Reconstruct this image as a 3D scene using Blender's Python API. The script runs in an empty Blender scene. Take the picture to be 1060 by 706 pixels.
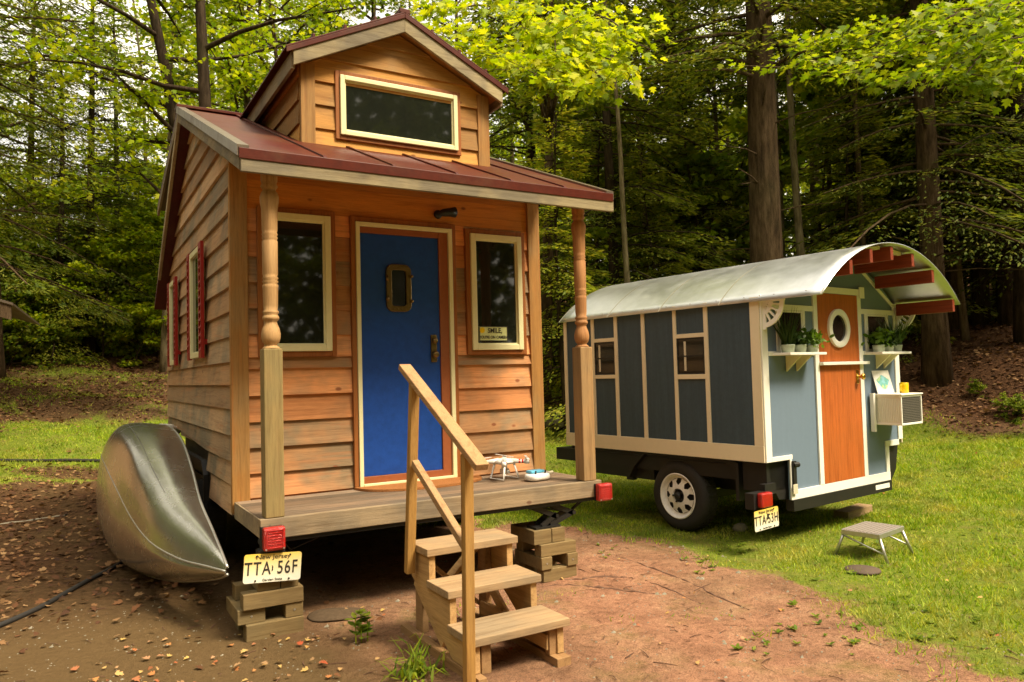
import bpy, math, random
import numpy as np
from mathutils import Vector, Matrix
R = math.radians
scene = bpy.context.scene
COL = scene.collection

# ------------------------------------------------------------------ camera, world, sun, exposure
CAM = Vector((-0.903, -4.287, 1.398))
YAW, PITCH, ROLL = 0.53326, 0.043726, 0.02636
cd = bpy.data.cameras.new('camera'); cam = bpy.data.objects.new('camera', cd); COL.objects.link(cam)
cd.sensor_width = 36.0; cd.lens = 778.65 / 1060 * 36; cd.clip_start = 0.05; cd.clip_end = 1500
_r = Vector((0.86143865, -0.50717858, -0.02633135)); _u = Vector((0.00048376, -0.05102801, 0.9986971)); _w = Vector((0.50786141, 0.86032903, 0.04371215))
cam.matrix_world = Matrix(((_r.x, _u.x, -_w.x, CAM.x), (_r.y, _u.y, -_w.y, CAM.y), (_r.z, _u.z, -_w.z, CAM.z), (0, 0, 0, 1)))
scene.camera = cam
cd.dof.use_dof = True; cd.dof.focus_distance = 5.2; cd.dof.aperture_fstop = 5.6

CLOUD = 7.5
SUN_EL, SUN_AZ = 54.0, 148.0          # azimuth clockwise from +Y
world = bpy.data.worlds.new('World'); scene.world = world; world.use_nodes = True
wn = world.node_tree.nodes; wl = world.node_tree.links
for n in list(wn): wn.remove(n)
sky = wn.new('ShaderNodeTexSky'); sky.sky_type = 'NISHITA'; sky.sun_disc = False
sky.sun_elevation = R(SUN_EL); sky.sun_rotation = R(SUN_AZ)
sky.air_density = 1.0; sky.dust_density = 8.0; sky.ozone_density = 1.0; sky.altitude = 200
bg = wn.new('ShaderNodeBackground'); bg.inputs['Strength'].default_value = 0.10
wo = wn.new('ShaderNodeOutputWorld')
# bright overcast veil with thinner patches, over the Nishita sky
wtc = wn.new('ShaderNodeTexCoord'); wnz = wn.new('ShaderNodeTexNoise'); wnz.inputs['Scale'].default_value = 3.0; wnz.inputs['Detail'].default_value = 5.0
wl.new(wtc.outputs['Generated'], wnz.inputs['Vector'])
wrp = wn.new('ShaderNodeValToRGB'); wrp.color_ramp.elements[0].position = 0.30; wrp.color_ramp.elements[0].color = (0.35, 0.35, 0.35, 1); wrp.color_ramp.elements[1].position = 0.62
wl.new(wnz.outputs[0], wrp.inputs[0])
wmx = wn.new('ShaderNodeMix'); wmx.data_type = 'RGBA'; wl.new(wrp.outputs[0], wmx.inputs[0]); wl.new(sky.outputs[0], wmx.inputs[6]); wmx.inputs[7].default_value = (CLOUD, CLOUD * .97, CLOUD * .89, 1)
wl.new(wmx.outputs[2], bg.inputs[0]); wl.new(bg.outputs[0], wo.inputs[0])
sd = bpy.data.lights.new('sun', 'SUN'); sd.energy = 2.3; sd.angle = R(16); sd.color = (1.0, 0.92, 0.78)
sun = bpy.data.objects.new('sun', sd); COL.objects.link(sun)
_d = Vector((math.sin(R(SUN_AZ)) * math.cos(R(SUN_EL)), math.cos(R(SUN_AZ)) * math.cos(R(SUN_EL)), math.sin(R(SUN_EL))))
sun.rotation_euler = _d.to_track_quat('Z', 'Y').to_euler(); sun.location = (3, -6, 12)
vs = scene.view_settings
scene.display_settings.display_device = 'sRGB'
vs.view_transform = 'Standard'; vs.look = 'None'; vs.gamma = 1.0; vs.use_curve_mapping = False
vs.exposure = 1.55
vs.use_white_balance = True; vs.white_balance_temperature = 7500; vs.white_balance_tint = 9.0

rng = np.random.default_rng(7); rnd = random.Random(11)

# ------------------------------------------------------------------ materials
def newmat(name):
    m = bpy.data.materials.new(name); m.use_nodes = True
    nt = m.node_tree
    for n in list(nt.nodes): nt.nodes.remove(n)
    out = nt.nodes.new('ShaderNodeOutputMaterial'); b = nt.nodes.new('ShaderNodeBsdfPrincipled')
    nt.links.new(b.outputs[0], out.inputs[0])
    return m, nt, b, out
def N(nt, t, **kw):
    n = nt.nodes.new(t)
    for k, v in kw.items():
        if k.startswith('i_'): n.inputs[k[2:]].default_value = v
        else: setattr(n, k, v)
    return n
def mixc(nt, fac, a, b, mode='MIX'):
    n = nt.nodes.new('ShaderNodeMix'); n.data_type = 'RGBA'; n.blend_type = mode
    for s, v in ((0, fac), (6, a), (7, b)):
        if hasattr(v, 'is_output') or hasattr(v, 'links'): nt.links.new(v, n.inputs[s])
        else: n.inputs[s].default_value = v if s == 0 else (*v, 1) if len(v) == 3 else v
    return n.outputs[2]
def ramp(nt, src, stops, interp='LINEAR'):
    n = nt.nodes.new('ShaderNodeValToRGB'); n.color_ramp.interpolation = interp
    e = n.color_ramp.elements
    while len(e) < len(stops): e.new(0.5)
    for k, (p, c) in enumerate(stops):
        e[k].position = p; e[k].color = (*c, 1) if len(c) == 3 else c
    nt.links.new(src, n.inputs[0]); return n.outputs[0]
def math_(nt, op, a, b=None, clamp=False):
    n = nt.nodes.new('ShaderNodeMath'); n.operation = op; n.use_clamp = clamp
    for s, v in ((0, a), (1, b)):
        if v is None: continue
        if hasattr(v, 'links'): nt.links.new(v, n.inputs[s])
        else: n.inputs[s].default_value = v
    return n.outputs[0]
BLK, WHT = (0, 0, 0), (1, 1, 1)

def wood(name, base, alt, grey, axis='X', greyamt=0.35, rough=0.75, knots=True, stain=None, coat=0.0):
    """per-island varied boards, grain along axis, knots, grey weathering"""
    m, nt, b, out = newmat(name)
    tc = N(nt, 'ShaderNodeTexCoord'); geo = N(nt, 'ShaderNodeNewGeometry')
    isl = geo.outputs['Random Per Island']
    comb = N(nt, 'ShaderNodeCombineXYZ')
    off = math_(nt, 'MULTIPLY', isl, 37.0)
    for k in range(3): nt.links.new(off, comb.inputs[k])
    add = N(nt, 'ShaderNodeVectorMath', operation='ADD'); nt.links.new(tc.outputs['Object'], add.inputs[0]); nt.links.new(comb.outputs[0], add.inputs[1])
    sc = {'X': (1.1, 22, 22), 'Y': (22, 1.1, 22), 'Z': (22, 22, 1.1)}[axis]
    mp = N(nt, 'ShaderNodeVectorMath', operation='MULTIPLY'); nt.links.new(add.outputs[0], mp.inputs[0]); mp.inputs[1].default_value = sc
    g1 = N(nt, 'ShaderNodeTexNoise', i_Scale=1.6, i_Detail=8.0, i_Roughness=0.62, i_Distortion=0.6); nt.links.new(mp.outputs[0], g1.inputs['Vector'])
    g2 = N(nt, 'ShaderNodeTexNoise', i_Scale=9.0, i_Detail=4.0, i_Roughness=0.7); nt.links.new(mp.outputs[0], g2.inputs['Vector'])
    big = N(nt, 'ShaderNodeTexNoise', i_Scale=2.6, i_Detail=3.0, i_Roughness=0.6); nt.links.new(add.outputs[0], big.inputs['Vector'])
    grain = ramp(nt, g1.outputs[0], [(0.32, (0.74, 0.68, 0.63)), (0.5, (1, 1, 1)), (0.7, (1.12, 1.10, 1.06))])
    fine = ramp(nt, g2.outputs[0], [(0.3, (0.78, 0.76, 0.74)), (0.6, (1.08, 1.08, 1.08))])
    w1 = N(nt, 'ShaderNodeTexWhiteNoise', noise_dimensions='1D'); nt.links.new(math_(nt, 'MULTIPLY', isl, 91.0), w1.inputs['W'])
    w2 = N(nt, 'ShaderNodeTexWhiteNoise', noise_dimensions='1D'); nt.links.new(math_(nt, 'MULTIPLY', isl, 53.0), w2.inputs['W'])
    c = mixc(nt, w1.outputs[0], base, alt)
    gm = math_(nt, 'ADD', ramp(nt, big.outputs[0], [(0.42, BLK), (0.66, WHT)]), math_(nt, 'SUBTRACT', w2.outputs[0], 0.55))
    gm = math_(nt, 'MULTIPLY', math_(nt, 'MAXIMUM', gm, 0.0), greyamt, True)
    w3 = N(nt, 'ShaderNodeTexWhiteNoise', noise_dimensions='1D'); nt.links.new(math_(nt, 'MULTIPLY', isl, 17.7), w3.inputs['W'])
    c = mixc(nt, gm, c, grey)
    c = mixc(nt, 1.0, c, ramp(nt, w3.outputs[0], [(0, (.66, .64, .62)), (.5, (1, 1, 1)), (1, (1.2, 1.26, 1.34))]), 'MULTIPLY')
    c = mixc(nt, 1.0, c, grain, 'MULTIPLY'); c = mixc(nt, 0.8, c, fine, 'MULTIPLY')
    if stain:
        st = N(nt, 'ShaderNodeTexNoise', i_Scale=1.1, i_Detail=6.0, i_Roughness=0.7); nt.links.new(mp.outputs[0], st.inputs['Vector'])
        c = mixc(nt, math_(nt, 'MULTIPLY', ramp(nt, st.outputs[0], [(0.55, BLK), (0.72, WHT)]), 0.55), c, stain)
    if knots:
        ks = {'X': (4.2, 0.01, 7), 'Y': (0.01, 4.2, 7), 'Z': (7, 0.01, 4.2)}[axis]
        km = N(nt, 'ShaderNodeVectorMath', operation='MULTIPLY'); nt.links.new(add.outputs[0], km.inputs[0]); km.inputs[1].default_value = ks
        vo = N(nt, 'ShaderNodeTexVoronoi', i_Scale=1.0, i_Randomness=1.0); nt.links.new(km.outputs[0], vo.inputs['Vector'])
        sel = N(nt, 'ShaderNodeSeparateColor'); nt.links.new(vo.outputs['Color'], sel.inputs[0])
        k = ramp(nt, vo.outputs['Distance'], [(0.0, WHT), (0.06, WHT), (0.11, BLK)])
        k = math_(nt, 'MULTIPLY', k, math_(nt, 'GREATER_THAN', sel.outputs[0], 0.48))
        c = mixc(nt, math_(nt, 'MULTIPLY', k, 0.85), c, (base[0] * .30, base[1] * .2, base[2] * .2))
    nt.links.new(c, b.inputs['Base Color'])
    b.inputs['Roughness'].default_value = rough; b.inputs['Specular IOR Level'].default_value = 0.3
    if coat: b.inputs['Coat Weight'].default_value = coat
    bp = N(nt, 'ShaderNodeBump', i_Strength=0.35, i_Distance=0.006)
    hh = math_(nt, 'ADD', g1.outputs[0], math_(nt, 'MULTIPLY', g2.outputs[0], 0.6)); nt.links.new(hh, bp.inputs['Height']); nt.links.new(bp.outputs[0], b.inputs['Normal'])
    return m

def paint(name, col, rough=0.5, metal=0.0, dirt=0.25, dirtcol=(0.12, 0.09, 0.05), scale=3.0, bump=0.1, var=0.12, spec=0.4, streak=0.0):
    m, nt, b, out = newmat(name)
    tc = N(nt, 'ShaderNodeTexCoord')
    n1 = N(nt, 'ShaderNodeTexNoise', i_Scale=scale, i_Detail=8.0, i_Roughness=0.65); nt.links.new(tc.outputs['Object'], n1.inputs['Vector'])
    n2 = N(nt, 'ShaderNodeTexNoise', i_Scale=scale * 12, i_Detail=5.0, i_Roughness=0.7); nt.links.new(tc.outputs['Object'], n2.inputs['Vector'])
    d = ramp(nt, n1.outputs[0], [(0.5, BLK), (0.78, WHT)])
    c = mixc(nt, math_(nt, 'MULTIPLY', d, dirt), col, dirtcol)
    if streak:
        sm_ = N(nt, 'ShaderNodeVectorMath', operation='MULTIPLY'); nt.links.new(tc.outputs['Object'], sm_.inputs[0]); sm_.inputs[1].default_value = (26, 26, 1.3)
        sn_ = N(nt, 'ShaderNodeTexNoise', i_Scale=1.0, i_Detail=6.0, i_Roughness=0.7); nt.links.new(sm_.outputs[0], sn_.inputs['Vector'])
        c = mixc(nt, 1.0, c, ramp(nt, sn_.outputs[0], [(.3, (1 - streak,) * 3), (.55, (1, 1, 1)), (.72, (1 + streak * .8,) * 3)]), 'MULTIPLY')
    v = ramp(nt, n2.outputs[0], [(0.3, (1 - var,) * 3), (0.7, (1 + var * 0.6,) * 3)])
    c = mixc(nt, 1.0, c, v, 'MULTIPLY')
    nt.links.new(c, b.inputs['Base Color'])
    rr = math_(nt, 'ADD', math_(nt, 'MULTIPLY', n1.outputs[0], 0.3), rough - 0.15, True)
    nt.links.new(rr, b.inputs['Roughness']); b.inputs['Metallic'].default_value = metal; b.inputs['Specular IOR Level'].default_value = spec
    if bump:
        bp = N(nt, 'ShaderNodeBump', i_Strength=bump, i_Distance=0.004); nt.links.new(n2.outputs[0], bp.inputs['Height']); nt.links.new(bp.outputs[0], b.inputs['Normal'])
    return m

def leafmat(name, cols, trans=0.35, rough=0.5, patch=None):
    m, nt, b, out = newmat(name)
    geo = N(nt, 'ShaderNodeNewGeometry'); oi = N(nt, 'ShaderNodeObjectInfo')
    stops = [(k / (len(cols) - 1), c) for k, c in enumerate(cols)]
    c = ramp(nt, geo.outputs['Random Per Island'], stops)
    v = ramp(nt, oi.outputs['Random'], [(0, (0.72, 0.78, 0.8)), (1, (1.22, 1.15, 1.0))])
    c = mixc(nt, 1.0, c, v, 'MULTIPLY')
    if patch:
        tc = N(nt, 'ShaderNodeTexCoord'); p1 = N(nt, 'ShaderNodeTexNoise', i_Scale=0.9, i_Detail=5.0, i_Roughness=0.7); p2 = N(nt, 'ShaderNodeTexNoise', i_Scale=3.3, i_Detail=4.0)
        nt.links.new(tc.outputs['Object'], p1.inputs['Vector']); nt.links.new(tc.outputs['Object'], p2.inputs['Vector'])
        c = mixc(nt, math_(nt, 'MULTIPLY', ramp(nt, p1.outputs[0], [(0.48, BLK), (0.66, WHT)]), 0.75), c, patch)
        c = mixc(nt, 1.0, c, ramp(nt, p2.outputs[0], [(0.35, (0.6, 0.68, 0.7)), (0.6, (1.15, 1.1, 1.0))]), 'MULTIPLY')
    nt.links.new(c, b.inputs['Base Color']); b.inputs['Roughness'].default_value = rough; b.inputs['Specular IOR Level'].default_value = 0.25
    tr = N(nt, 'ShaderNodeBsdfTranslucent'); nt.links.new(mixc(nt, 1.0, c, (1.25, 1.2, 0.6), 'MULTIPLY'), tr.inputs[0])
    mx = N(nt, 'ShaderNodeMixShader', i_Fac=trans); nt.links.new(b.outputs[0], mx.inputs[1]); nt.links.new(tr.outputs[0], mx.inputs[2])
    nt.links.new(mx.outputs[0], out.inputs[0])
    return m

def barkmat(name, a, c2, moss=0.2):
    m, nt, b, out = newmat(name)
    tc = N(nt, 'ShaderNodeTexCoord')
    mp = N(nt, 'ShaderNodeVectorMath', operation='MULTIPLY'); nt.links.new(tc.outputs['Object'], mp.inputs[0]); mp.inputs[1].default_value = (9, 9, 1.6)
    n1 = N(nt, 'ShaderNodeTexNoise', i_Scale=1.5, i_Detail=8.0, i_Roughness=0.7); nt.links.new(mp.outputs[0], n1.inputs['Vector'])
    n2 = N(nt, 'ShaderNodeTexNoise', i_Scale=0.9, i_Detail=4.0); nt.links.new(tc.outputs['Object'], n2.inputs['Vector'])
    c = ramp(nt, n1.outputs[0], [(0.35, tuple(v * 0.4 for v in a)), (0.5, a), (0.65, c2)])
    c = mixc(nt, math_(nt, 'MULTIPLY', ramp(nt, n2.outputs[0], [(0.5, BLK), (0.7, WHT)]), moss), c, (0.06, 0.07, 0.02))
    nt.links.new(c, b.inputs['Base Color']); b.inputs['Roughness'].default_value = 0.9; b.inputs['Specular IOR Level'].default_value = 0.1
    bp = N(nt, 'ShaderNodeBump', i_Strength=0.8, i_Distance=0.03); nt.links.new(n1.outputs[0], bp.inputs['Height']); nt.links.new(bp.outputs[0], b.inputs['Normal'])
    return m

def glassmat(name, col=(0.012, 0.014, 0.01), rough=0.03):
    m, nt, b, out = newmat(name)
    tc = N(nt, 'ShaderNodeTexCoord')
    n = N(nt, 'ShaderNodeTexNoise', i_Scale=2.2, i_Detail=2.0); nt.links.new(tc.outputs['Object'], n.inputs['Vector'])
    b.inputs['Base Color'].default_value = (*col, 1); b.inputs['Roughness'].default_value = rough
    b.inputs['Specular IOR Level'].default_value = 0.5; b.inputs['IOR'].default_value = 1.6
    return m
def aluminium(name, ca=(0.44, 0.43, 0.385), cb=(0.56, 0.55, 0.50), r0=.23, r1=.29, wav=.13, sc=(60, 3, 60)):
    m, nt, b, out = newmat(name)
    tc = N(nt, 'ShaderNodeTexCoord')
    n1 = N(nt, 'ShaderNodeTexNoise', i_Scale=5.0, i_Detail=9.0, i_Roughness=0.7); nt.links.new(tc.outputs['Object'], n1.inputs['Vector'])
    mp = N(nt, 'ShaderNodeVectorMath', operation='MULTIPLY'); nt.links.new(tc.outputs['Object'], mp.inputs[0]); mp.inputs[1].default_value = sc
    n2 = N(nt, 'ShaderNodeTexNoise', i_Scale=2.0, i_Detail=5.0); nt.links.new(mp.outputs[0], n2.inputs['Vector'])
    n3 = N(nt, 'ShaderNodeTexNoise', i_Scale=3.5, i_Detail=2.0); nt.links.new(tc.outputs['Object'], n3.inputs['Vector'])
    c = ramp(nt, n1.outputs[0], [(0.3, ca), (0.7, cb)])
    nt.links.new(c, b.inputs['Base Color']); b.inputs['Metallic'].default_value = 0.95
    nt.links.new(ramp(nt, n1.outputs[0], [(0.3, (r0,) * 3), (0.7, (r1,) * 3)]), b.inputs['Roughness'])
    b1 = N(nt, 'ShaderNodeBump', i_Strength=0.05, i_Distance=0.003); nt.links.new(n2.outputs[0], b1.inputs['Height'])
    b2 = N(nt, 'ShaderNodeBump', i_Strength=wav, i_Distance=0.03); nt.links.new(n3.outputs[0], b2.inputs['Height']); nt.links.new(b1.outputs[0], b2.inputs['Normal'])
    nt.links.new(b2.outputs[0], b.inputs['Normal'])
    return m

M = {}
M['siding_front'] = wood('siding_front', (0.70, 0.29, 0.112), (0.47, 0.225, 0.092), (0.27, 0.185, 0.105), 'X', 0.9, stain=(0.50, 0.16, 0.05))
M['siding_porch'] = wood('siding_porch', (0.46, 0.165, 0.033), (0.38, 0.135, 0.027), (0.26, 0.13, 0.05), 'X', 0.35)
M['siding_left'] = wood('siding_left', (0.56, 0.33, 0.17), (0.40, 0.255, 0.145), (0.24, 0.19, 0.125), 'Y', 1.0, stain=(0.50, 0.18, 0.06))
M['siding_dormer'] = wood('siding_dormer', (0.50, 0.235, 0.055), (0.36, 0.17, 0.042), (0.24, 0.155, 0.07), 'X', 0.55, stain=(0.28, 0.10, 0.03))
M['trim_wood'] = wood('trim_wood', (0.47, 0.22, 0.05), (0.40, 0.185, 0.045), (0.33, 0.22, 0.10), 'Z', 0.5, stain=(0.42, 0.13, 0.025))
M['casing'] = wood('casing', (0.33, 0.105, 0.027), (0.36, 0.125, 0.033), (0.24, 0.12, 0.045), 'Z', 0.2, knots=False, rough=0.5)
M['fascia'] = wood('fascia', (0.44, 0.36, 0.20), (0.37, 0.30, 0.165), (0.20, 0.17, 0.115), 'X', 1.0, stain=(0.13, 0.10, 0.06))
M['fascia_y'] = wood('fascia_y', (0.42, 0.34, 0.20), (0.36, 0.28, 0.17), (0.20, 0.17, 0.12), 'Y', 1.0, stain=(0.13, 0.10, 0.06))
M['deck'] = wood('deck', (0.25, 0.17, 0.11), (0.19, 0.13, 0.085), (0.14, 0.11, 0.08), 'X', 0.8, stain=(0.36, 0.27, 0.18))
M['deck_rim'] = wood('deck_rim', (0.44, 0.33, 0.20), (0.38, 0.28, 0.17), (0.22, 0.175, 0.12), 'X', 0.9, stain=(0.20, 0.15, 0.09))
M['pt_z'] = wood('pt_z', (0.36, 0.245, 0.095), (0.34, 0.23, 0.09), (0.24, 0.20, 0.09), 'Z', 0.5, knots=False, stain=(0.24, 0.14, 0.06))
M['pt_turned'] = wood('pt_turned', (0.36, 0.205, 0.085), (0.34, 0.19, 0.08), (0.26, 0.18, 0.09), 'Z', 0.4, knots=False)
M['post_red'] = wood('post_red', (0.33, 0.15, 0.055), (0.30, 0.135, 0.05), (0.22, 0.14, 0.07), 'Z', 0.4, knots=False)
M['post_tan'] = wood('post_tan', (0.43, 0.25, 0.11), (0.40, 0.235, 0.10), (0.27, 0.19, 0.10), 'Z', 0.5, knots=False)
M['pt_x'] = wood('pt_x', (0.34, 0.24, 0.11), (0.26, 0.175, 0.075), (0.17, 0.135, 0.07), 'X', 0.7)
M['tread'] = wood('tread', (0.54, 0.36, 0.20), (0.46, 0.30, 0.16), (0.30, 0.225, 0.14), 'X', 0.7, stain=(0.40, 0.22, 0.09))
M['stringer'] = wood('stringer', (0.46, 0.28, 0.12), (0.38, 0.21, 0.09), (0.27, 0.19, 0.11), 'Y', 0.3)
M['rail_z'] = wood('rail_z', (0.50, 0.27, 0.07), (0.45, 0.24, 0.065), (0.34, 0.22, 0.09), 'Z', 0.3)
M['rail_y'] = wood('rail_y', (0.48, 0.28, 0.13), (0.46, 0.26, 0.12), (0.36, 0.25, 0.14), 'Y', 0.4)
M['roof'] = paint('roof', (0.080, 0.011, 0.004), 0.45, 0.0, 0.9, (0.10, 0.050, 0.022), 1.6, 0.08, 0.25, spec=0.22)
M['rake_metal'] = paint('rake_metal', (0.20, 0.15, 0.11), 0.4, 0.5, 0.7, (0.12, 0.06, 0.04), 5)
M['rake_metal'] = paint('rake_metal', (0.20, 0.15, 0.11), 0.4, 0.5, 0.7, (0.12, 0.06, 0.04), 5)
M['rake_metal'] = paint('rake_metal', (0.20, 0.15, 0.11), 0.4, 0.5, 0.7, (0.12, 0.06, 0.04), 5)
M['rake_metal'] = paint('rake_metal', (0.20, 0.15, 0.11), 0.4, 0.5, 0.7, (0.12, 0.06, 0.04), 5)
M['rake_metal'] = paint('rake_metal', (0.22, 0.17, 0.13), 0.35, 0.7, 0.7, (0.12, 0.06, 0.04), 5)
M['cream'] = paint('cream', (0.74, 0.69, 0.41), 0.45, 0, 0.12, (0.4, 0.34, 0.18), var=0.04)
M['blue_door'] = paint('blue_door', (0.006, 0.058, 0.30), 0.38, 0, 0.35, (0.006, 0.035, 0.15), 1.5, 0.25, 0.2)
M['jamb'] = paint('jamb', (0.30, 0.09, 0.035), 0.4, 0, 0.2)
M['shutter'] = paint('shutter', (0.30, 0.012, 0.008), 0.5, 0, 0.2)
M['bronze'] = paint('bronze', (0.20, 0.13, 0.05), 0.35, 0.9, 0.4)
M['brass'] = paint('brass', (0.75, 0.45, 0.10), 0.25, 1.0, 0.1)
M['black'] = paint('black', (0.014, 0.013, 0.012), 0.5, 0.0, 0.4, (0.05, 0.035, 0.02))
M['rubber'] = paint('rubber', (0.022, 0.020, 0.018), 0.75, 0, 0.4, (0.07, 0.05, 0.03))
M['red_lens'] = paint('red_lens', (0.42, 0.006, 0.004), 0.12, 0, 0.3, (0.16, 0.0, 0.0), 30, bump=1.0, spec=0.8)
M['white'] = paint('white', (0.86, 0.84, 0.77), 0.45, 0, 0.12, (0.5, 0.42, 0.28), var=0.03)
M['white_plastic'] = paint('white_plastic', (0.82, 0.80, 0.76), 0.25, 0, 0.05, bump=0)
M['trim_shaded_warm'] = paint('trim_shaded_warm', (0.76, 0.65, 0.46), 0.5, 0, 0.10, (0.45, 0.35, 0.22), var=0.03)  # white trim on the sides, tinted with shade and warm ground reflection
M['slate'] = paint('slate', (0.042, 0.072, 0.097), 0.5, 0, 0.25, (0.055, 0.065, 0.055), 2.0, streak=.18)  # shaded copy of the wagon paint, darkened for the side walls
M['slate_lit'] = paint('slate_lit', (0.15, 0.21, 0.285), 0.5, 0, 0.15, (0.12, 0.15, 0.16), 2.0, var=0.04, streak=.04)  # lit copy of the same wagon paint, lightened for the end wall
M['orange_door'] = wood('orange_door', (0.58, 0.15, 0.035), (0.56, 0.14, 0.032), (0.42, 0.13, 0.035), 'Z', 0.3, knots=False, rough=0.5)
M['beam_red'] = wood('beam_red', (0.30, 0.05, 0.02), (0.26, 0.045, 0.018), (0.2, 0.05, 0.02), 'Y', 0.2, knots=False, rough=0.5)
M['galv'] = aluminium('galv', (0.60, 0.62, 0.635), (0.76, 0.78, 0.80), .32, .42, .08, (4, 50, 50))
M['galv_under'] = paint('galv_under', (0.45, 0.42, 0.34), 0.4, 0.5, 0.3)
M['glass'] = glassmat('glass'); M['glass_small'] = glassmat('glass_small', (0.01, 0.01, 0.008), 0.08)
M['alu'] = aluminium('alu')
M['alu_plain'] = paint('alu_plain', (0.55, 0.54, 0.50), 0.4, 0.8, 0.2)
M['tread_grey'] = paint('tread_grey', (0.22, 0.19, 0.165), 0.8, 0.0, 0.3, (0.12, 0.1, 0.08), 8)
M['yellow'] = paint('yellow', (0.80, 0.52, 0.02), 0.3, 0, 0.0, bump=0)
M['cyan'] = paint('cyan', (0.10, 0.42, 0.62), 0.4, 0, 0.0, bump=0)
M['red_tape'] = paint('red_tape', (0.75, 0.03, 0.02), 0.4, 0, 0.0, bump=0)
M['plate_y'] = None
M['mat_coir'] = paint('mat_coir', (0.34, 0.14, 0.05), 0.95, 0, 0.3, (0.2, 0.08, 0.03), 14, 1.0, 0.4, spec=0.05)
M['ink'] = paint('ink', (0.03, 0.025, 0.02), 0.6, 0, 0, bump=0)
M['grille'] = paint('grille', (0.13, 0.12, 0.10), 0.5, 0, 0.2)
M['beige'] = paint('beige', (0.62, 0.54, 0.40), 0.45, 0, 0.15)
M['stone'] = paint('stone', (0.10, 0.068, 0.042), 0.95, 0, 0.6, (0.07, 0.045, 0.028), 4, 0.8, 0.3, spec=0.1)
M['rock'] = paint('rock', (0.26, 0.23, 0.17), 0.9, 0, 0.6, (0.10, 0.11, 0.04), 3, 0.8, 0.3)
M['pot_green'] = paint('pot_green', (0.42, 0.48, 0.36), 0.4, 0, 0.2)
M['iron'] = paint('iron', (0.10, 0.07, 0.05), 0.8, 0.2, 0.5, (0.13, 0.08, 0.05), 9, 0.6)
M['root'] = paint('root', (0.13, 0.065, 0.04), 0.9, 0, 0.4, (0.2, 0.1, 0.06), 9, 0.8)
M['bark'] = barkmat('bark', (0.075, 0.048, 0.026), (0.12, 0.08, 0.048))
M['bark_mid'] = barkmat('bark_mid', (0.14, 0.095, 0.055), (0.20, 0.145, 0.09), 0.35)
M['bark_dark'] = barkmat('bark_dark', (0.045, 0.030, 0.019), (0.08, 0.055, 0.035), 0.3)
M['bark_pale'] = barkmat('bark_pale', (0.19, 0.15, 0.085), (0.27, 0.22, 0.14), 0.5)
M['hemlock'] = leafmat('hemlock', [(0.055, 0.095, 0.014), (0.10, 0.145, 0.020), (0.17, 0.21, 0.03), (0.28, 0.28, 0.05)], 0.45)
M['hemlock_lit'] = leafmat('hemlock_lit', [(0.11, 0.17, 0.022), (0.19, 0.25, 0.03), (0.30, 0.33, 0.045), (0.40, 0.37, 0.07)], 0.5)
M['maple'] = leafmat('maple', [(0.15, 0.25, 0.014), (0.24, 0.34, 0.018), (0.34, 0.42, 0.024), (0.48, 0.50, 0.04)], 0.5)
M['broadleaf'] = leafmat('broadleaf', [(0.08, 0.145, 0.016), (0.14, 0.22, 0.020), (0.23, 0.31, 0.03), (0.36, 0.38, 0.05)], 0.5)
M['houseplant'] = leafmat('houseplant', [(0.02, 0.05, 0.012), (0.04, 0.085, 0.016), (0.07, 0.12, 0.02)], 0.25)
M['houseplant_light'] = leafmat('houseplant_light', [(0.07, 0.15, 0.015), (0.12, 0.22, 0.02), (0.18, 0.30, 0.03)], 0.35)
M['bright'] = leafmat('bright', [(0.16, 0.27, 0.016), (0.26, 0.38, 0.02), (0.38, 0.46, 0.028), (0.50, 0.52, 0.045)], 0.5)
M['grass'] = leafmat('grass', [(0.14, 0.27, 0.02), (0.22, 0.36, 0.026), (0.32, 0.44, 0.036), (0.50, 0.48, 0.10)], 0.35, 0.6, patch=(0.50, 0.42, 0.13))
M['litter'] = leafmat('litter', [(0.05, 0.022, 0.012), (0.10, 0.042, 0.02), (0.17, 0.07, 0.03), (0.25, 0.13, 0.06), (0.34, 0.20, 0.10)], 0.1, 0.8)
M['pinkleaf'] = leafmat('pinkleaf', [(0.35, 0.10, 0.04), (0.45, 0.25, 0.14), (0.55, 0.36, 0.12), (0.40, 0.06, 0.03)], 0.1, 0.7)

# ------------------------------------------------------------------ mesh helpers
def tag(o, label=None, cat=None, group=None, kind=None):
    if label: o['label'] = label
    if cat: o['category'] = cat
    if group: o['group'] = group
    if kind: o['kind'] = kind
    return o
def empty(name, loc=(0, 0, 0), rz=0.0):
    o = bpy.data.objects.new(name, None); COL.objects.link(o); o.location = loc; o.rotation_euler = (0, 0, rz); o.empty_display_size = 0.2
    return o
def link_mesh(name, verts, faces, mat, parent=None, smooth=False, bevel=0.0, loc=None):
    me = bpy.data.meshes.new(name); me.from_pydata([tuple(v) for v in verts], [], faces); me.update()
    if isinstance(mat, (list, tuple)):
        for m in mat: me.materials.append(m)
    else: me.materials.append(mat)
    o = bpy.data.objects.new(name, me); COL.objects.link(o)
    if parent: o.parent = parent
    if loc: o.location = loc
    if smooth: me.polygons.foreach_set('use_smooth', [True] * len(me.polygons))
    if bevel:
        b = o.modifiers.new('bevel', 'BEVEL'); b.width = bevel; b.segments = 2; b.limit_method = 'ANGLE'; b.angle_limit = R(40)
    return o
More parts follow.
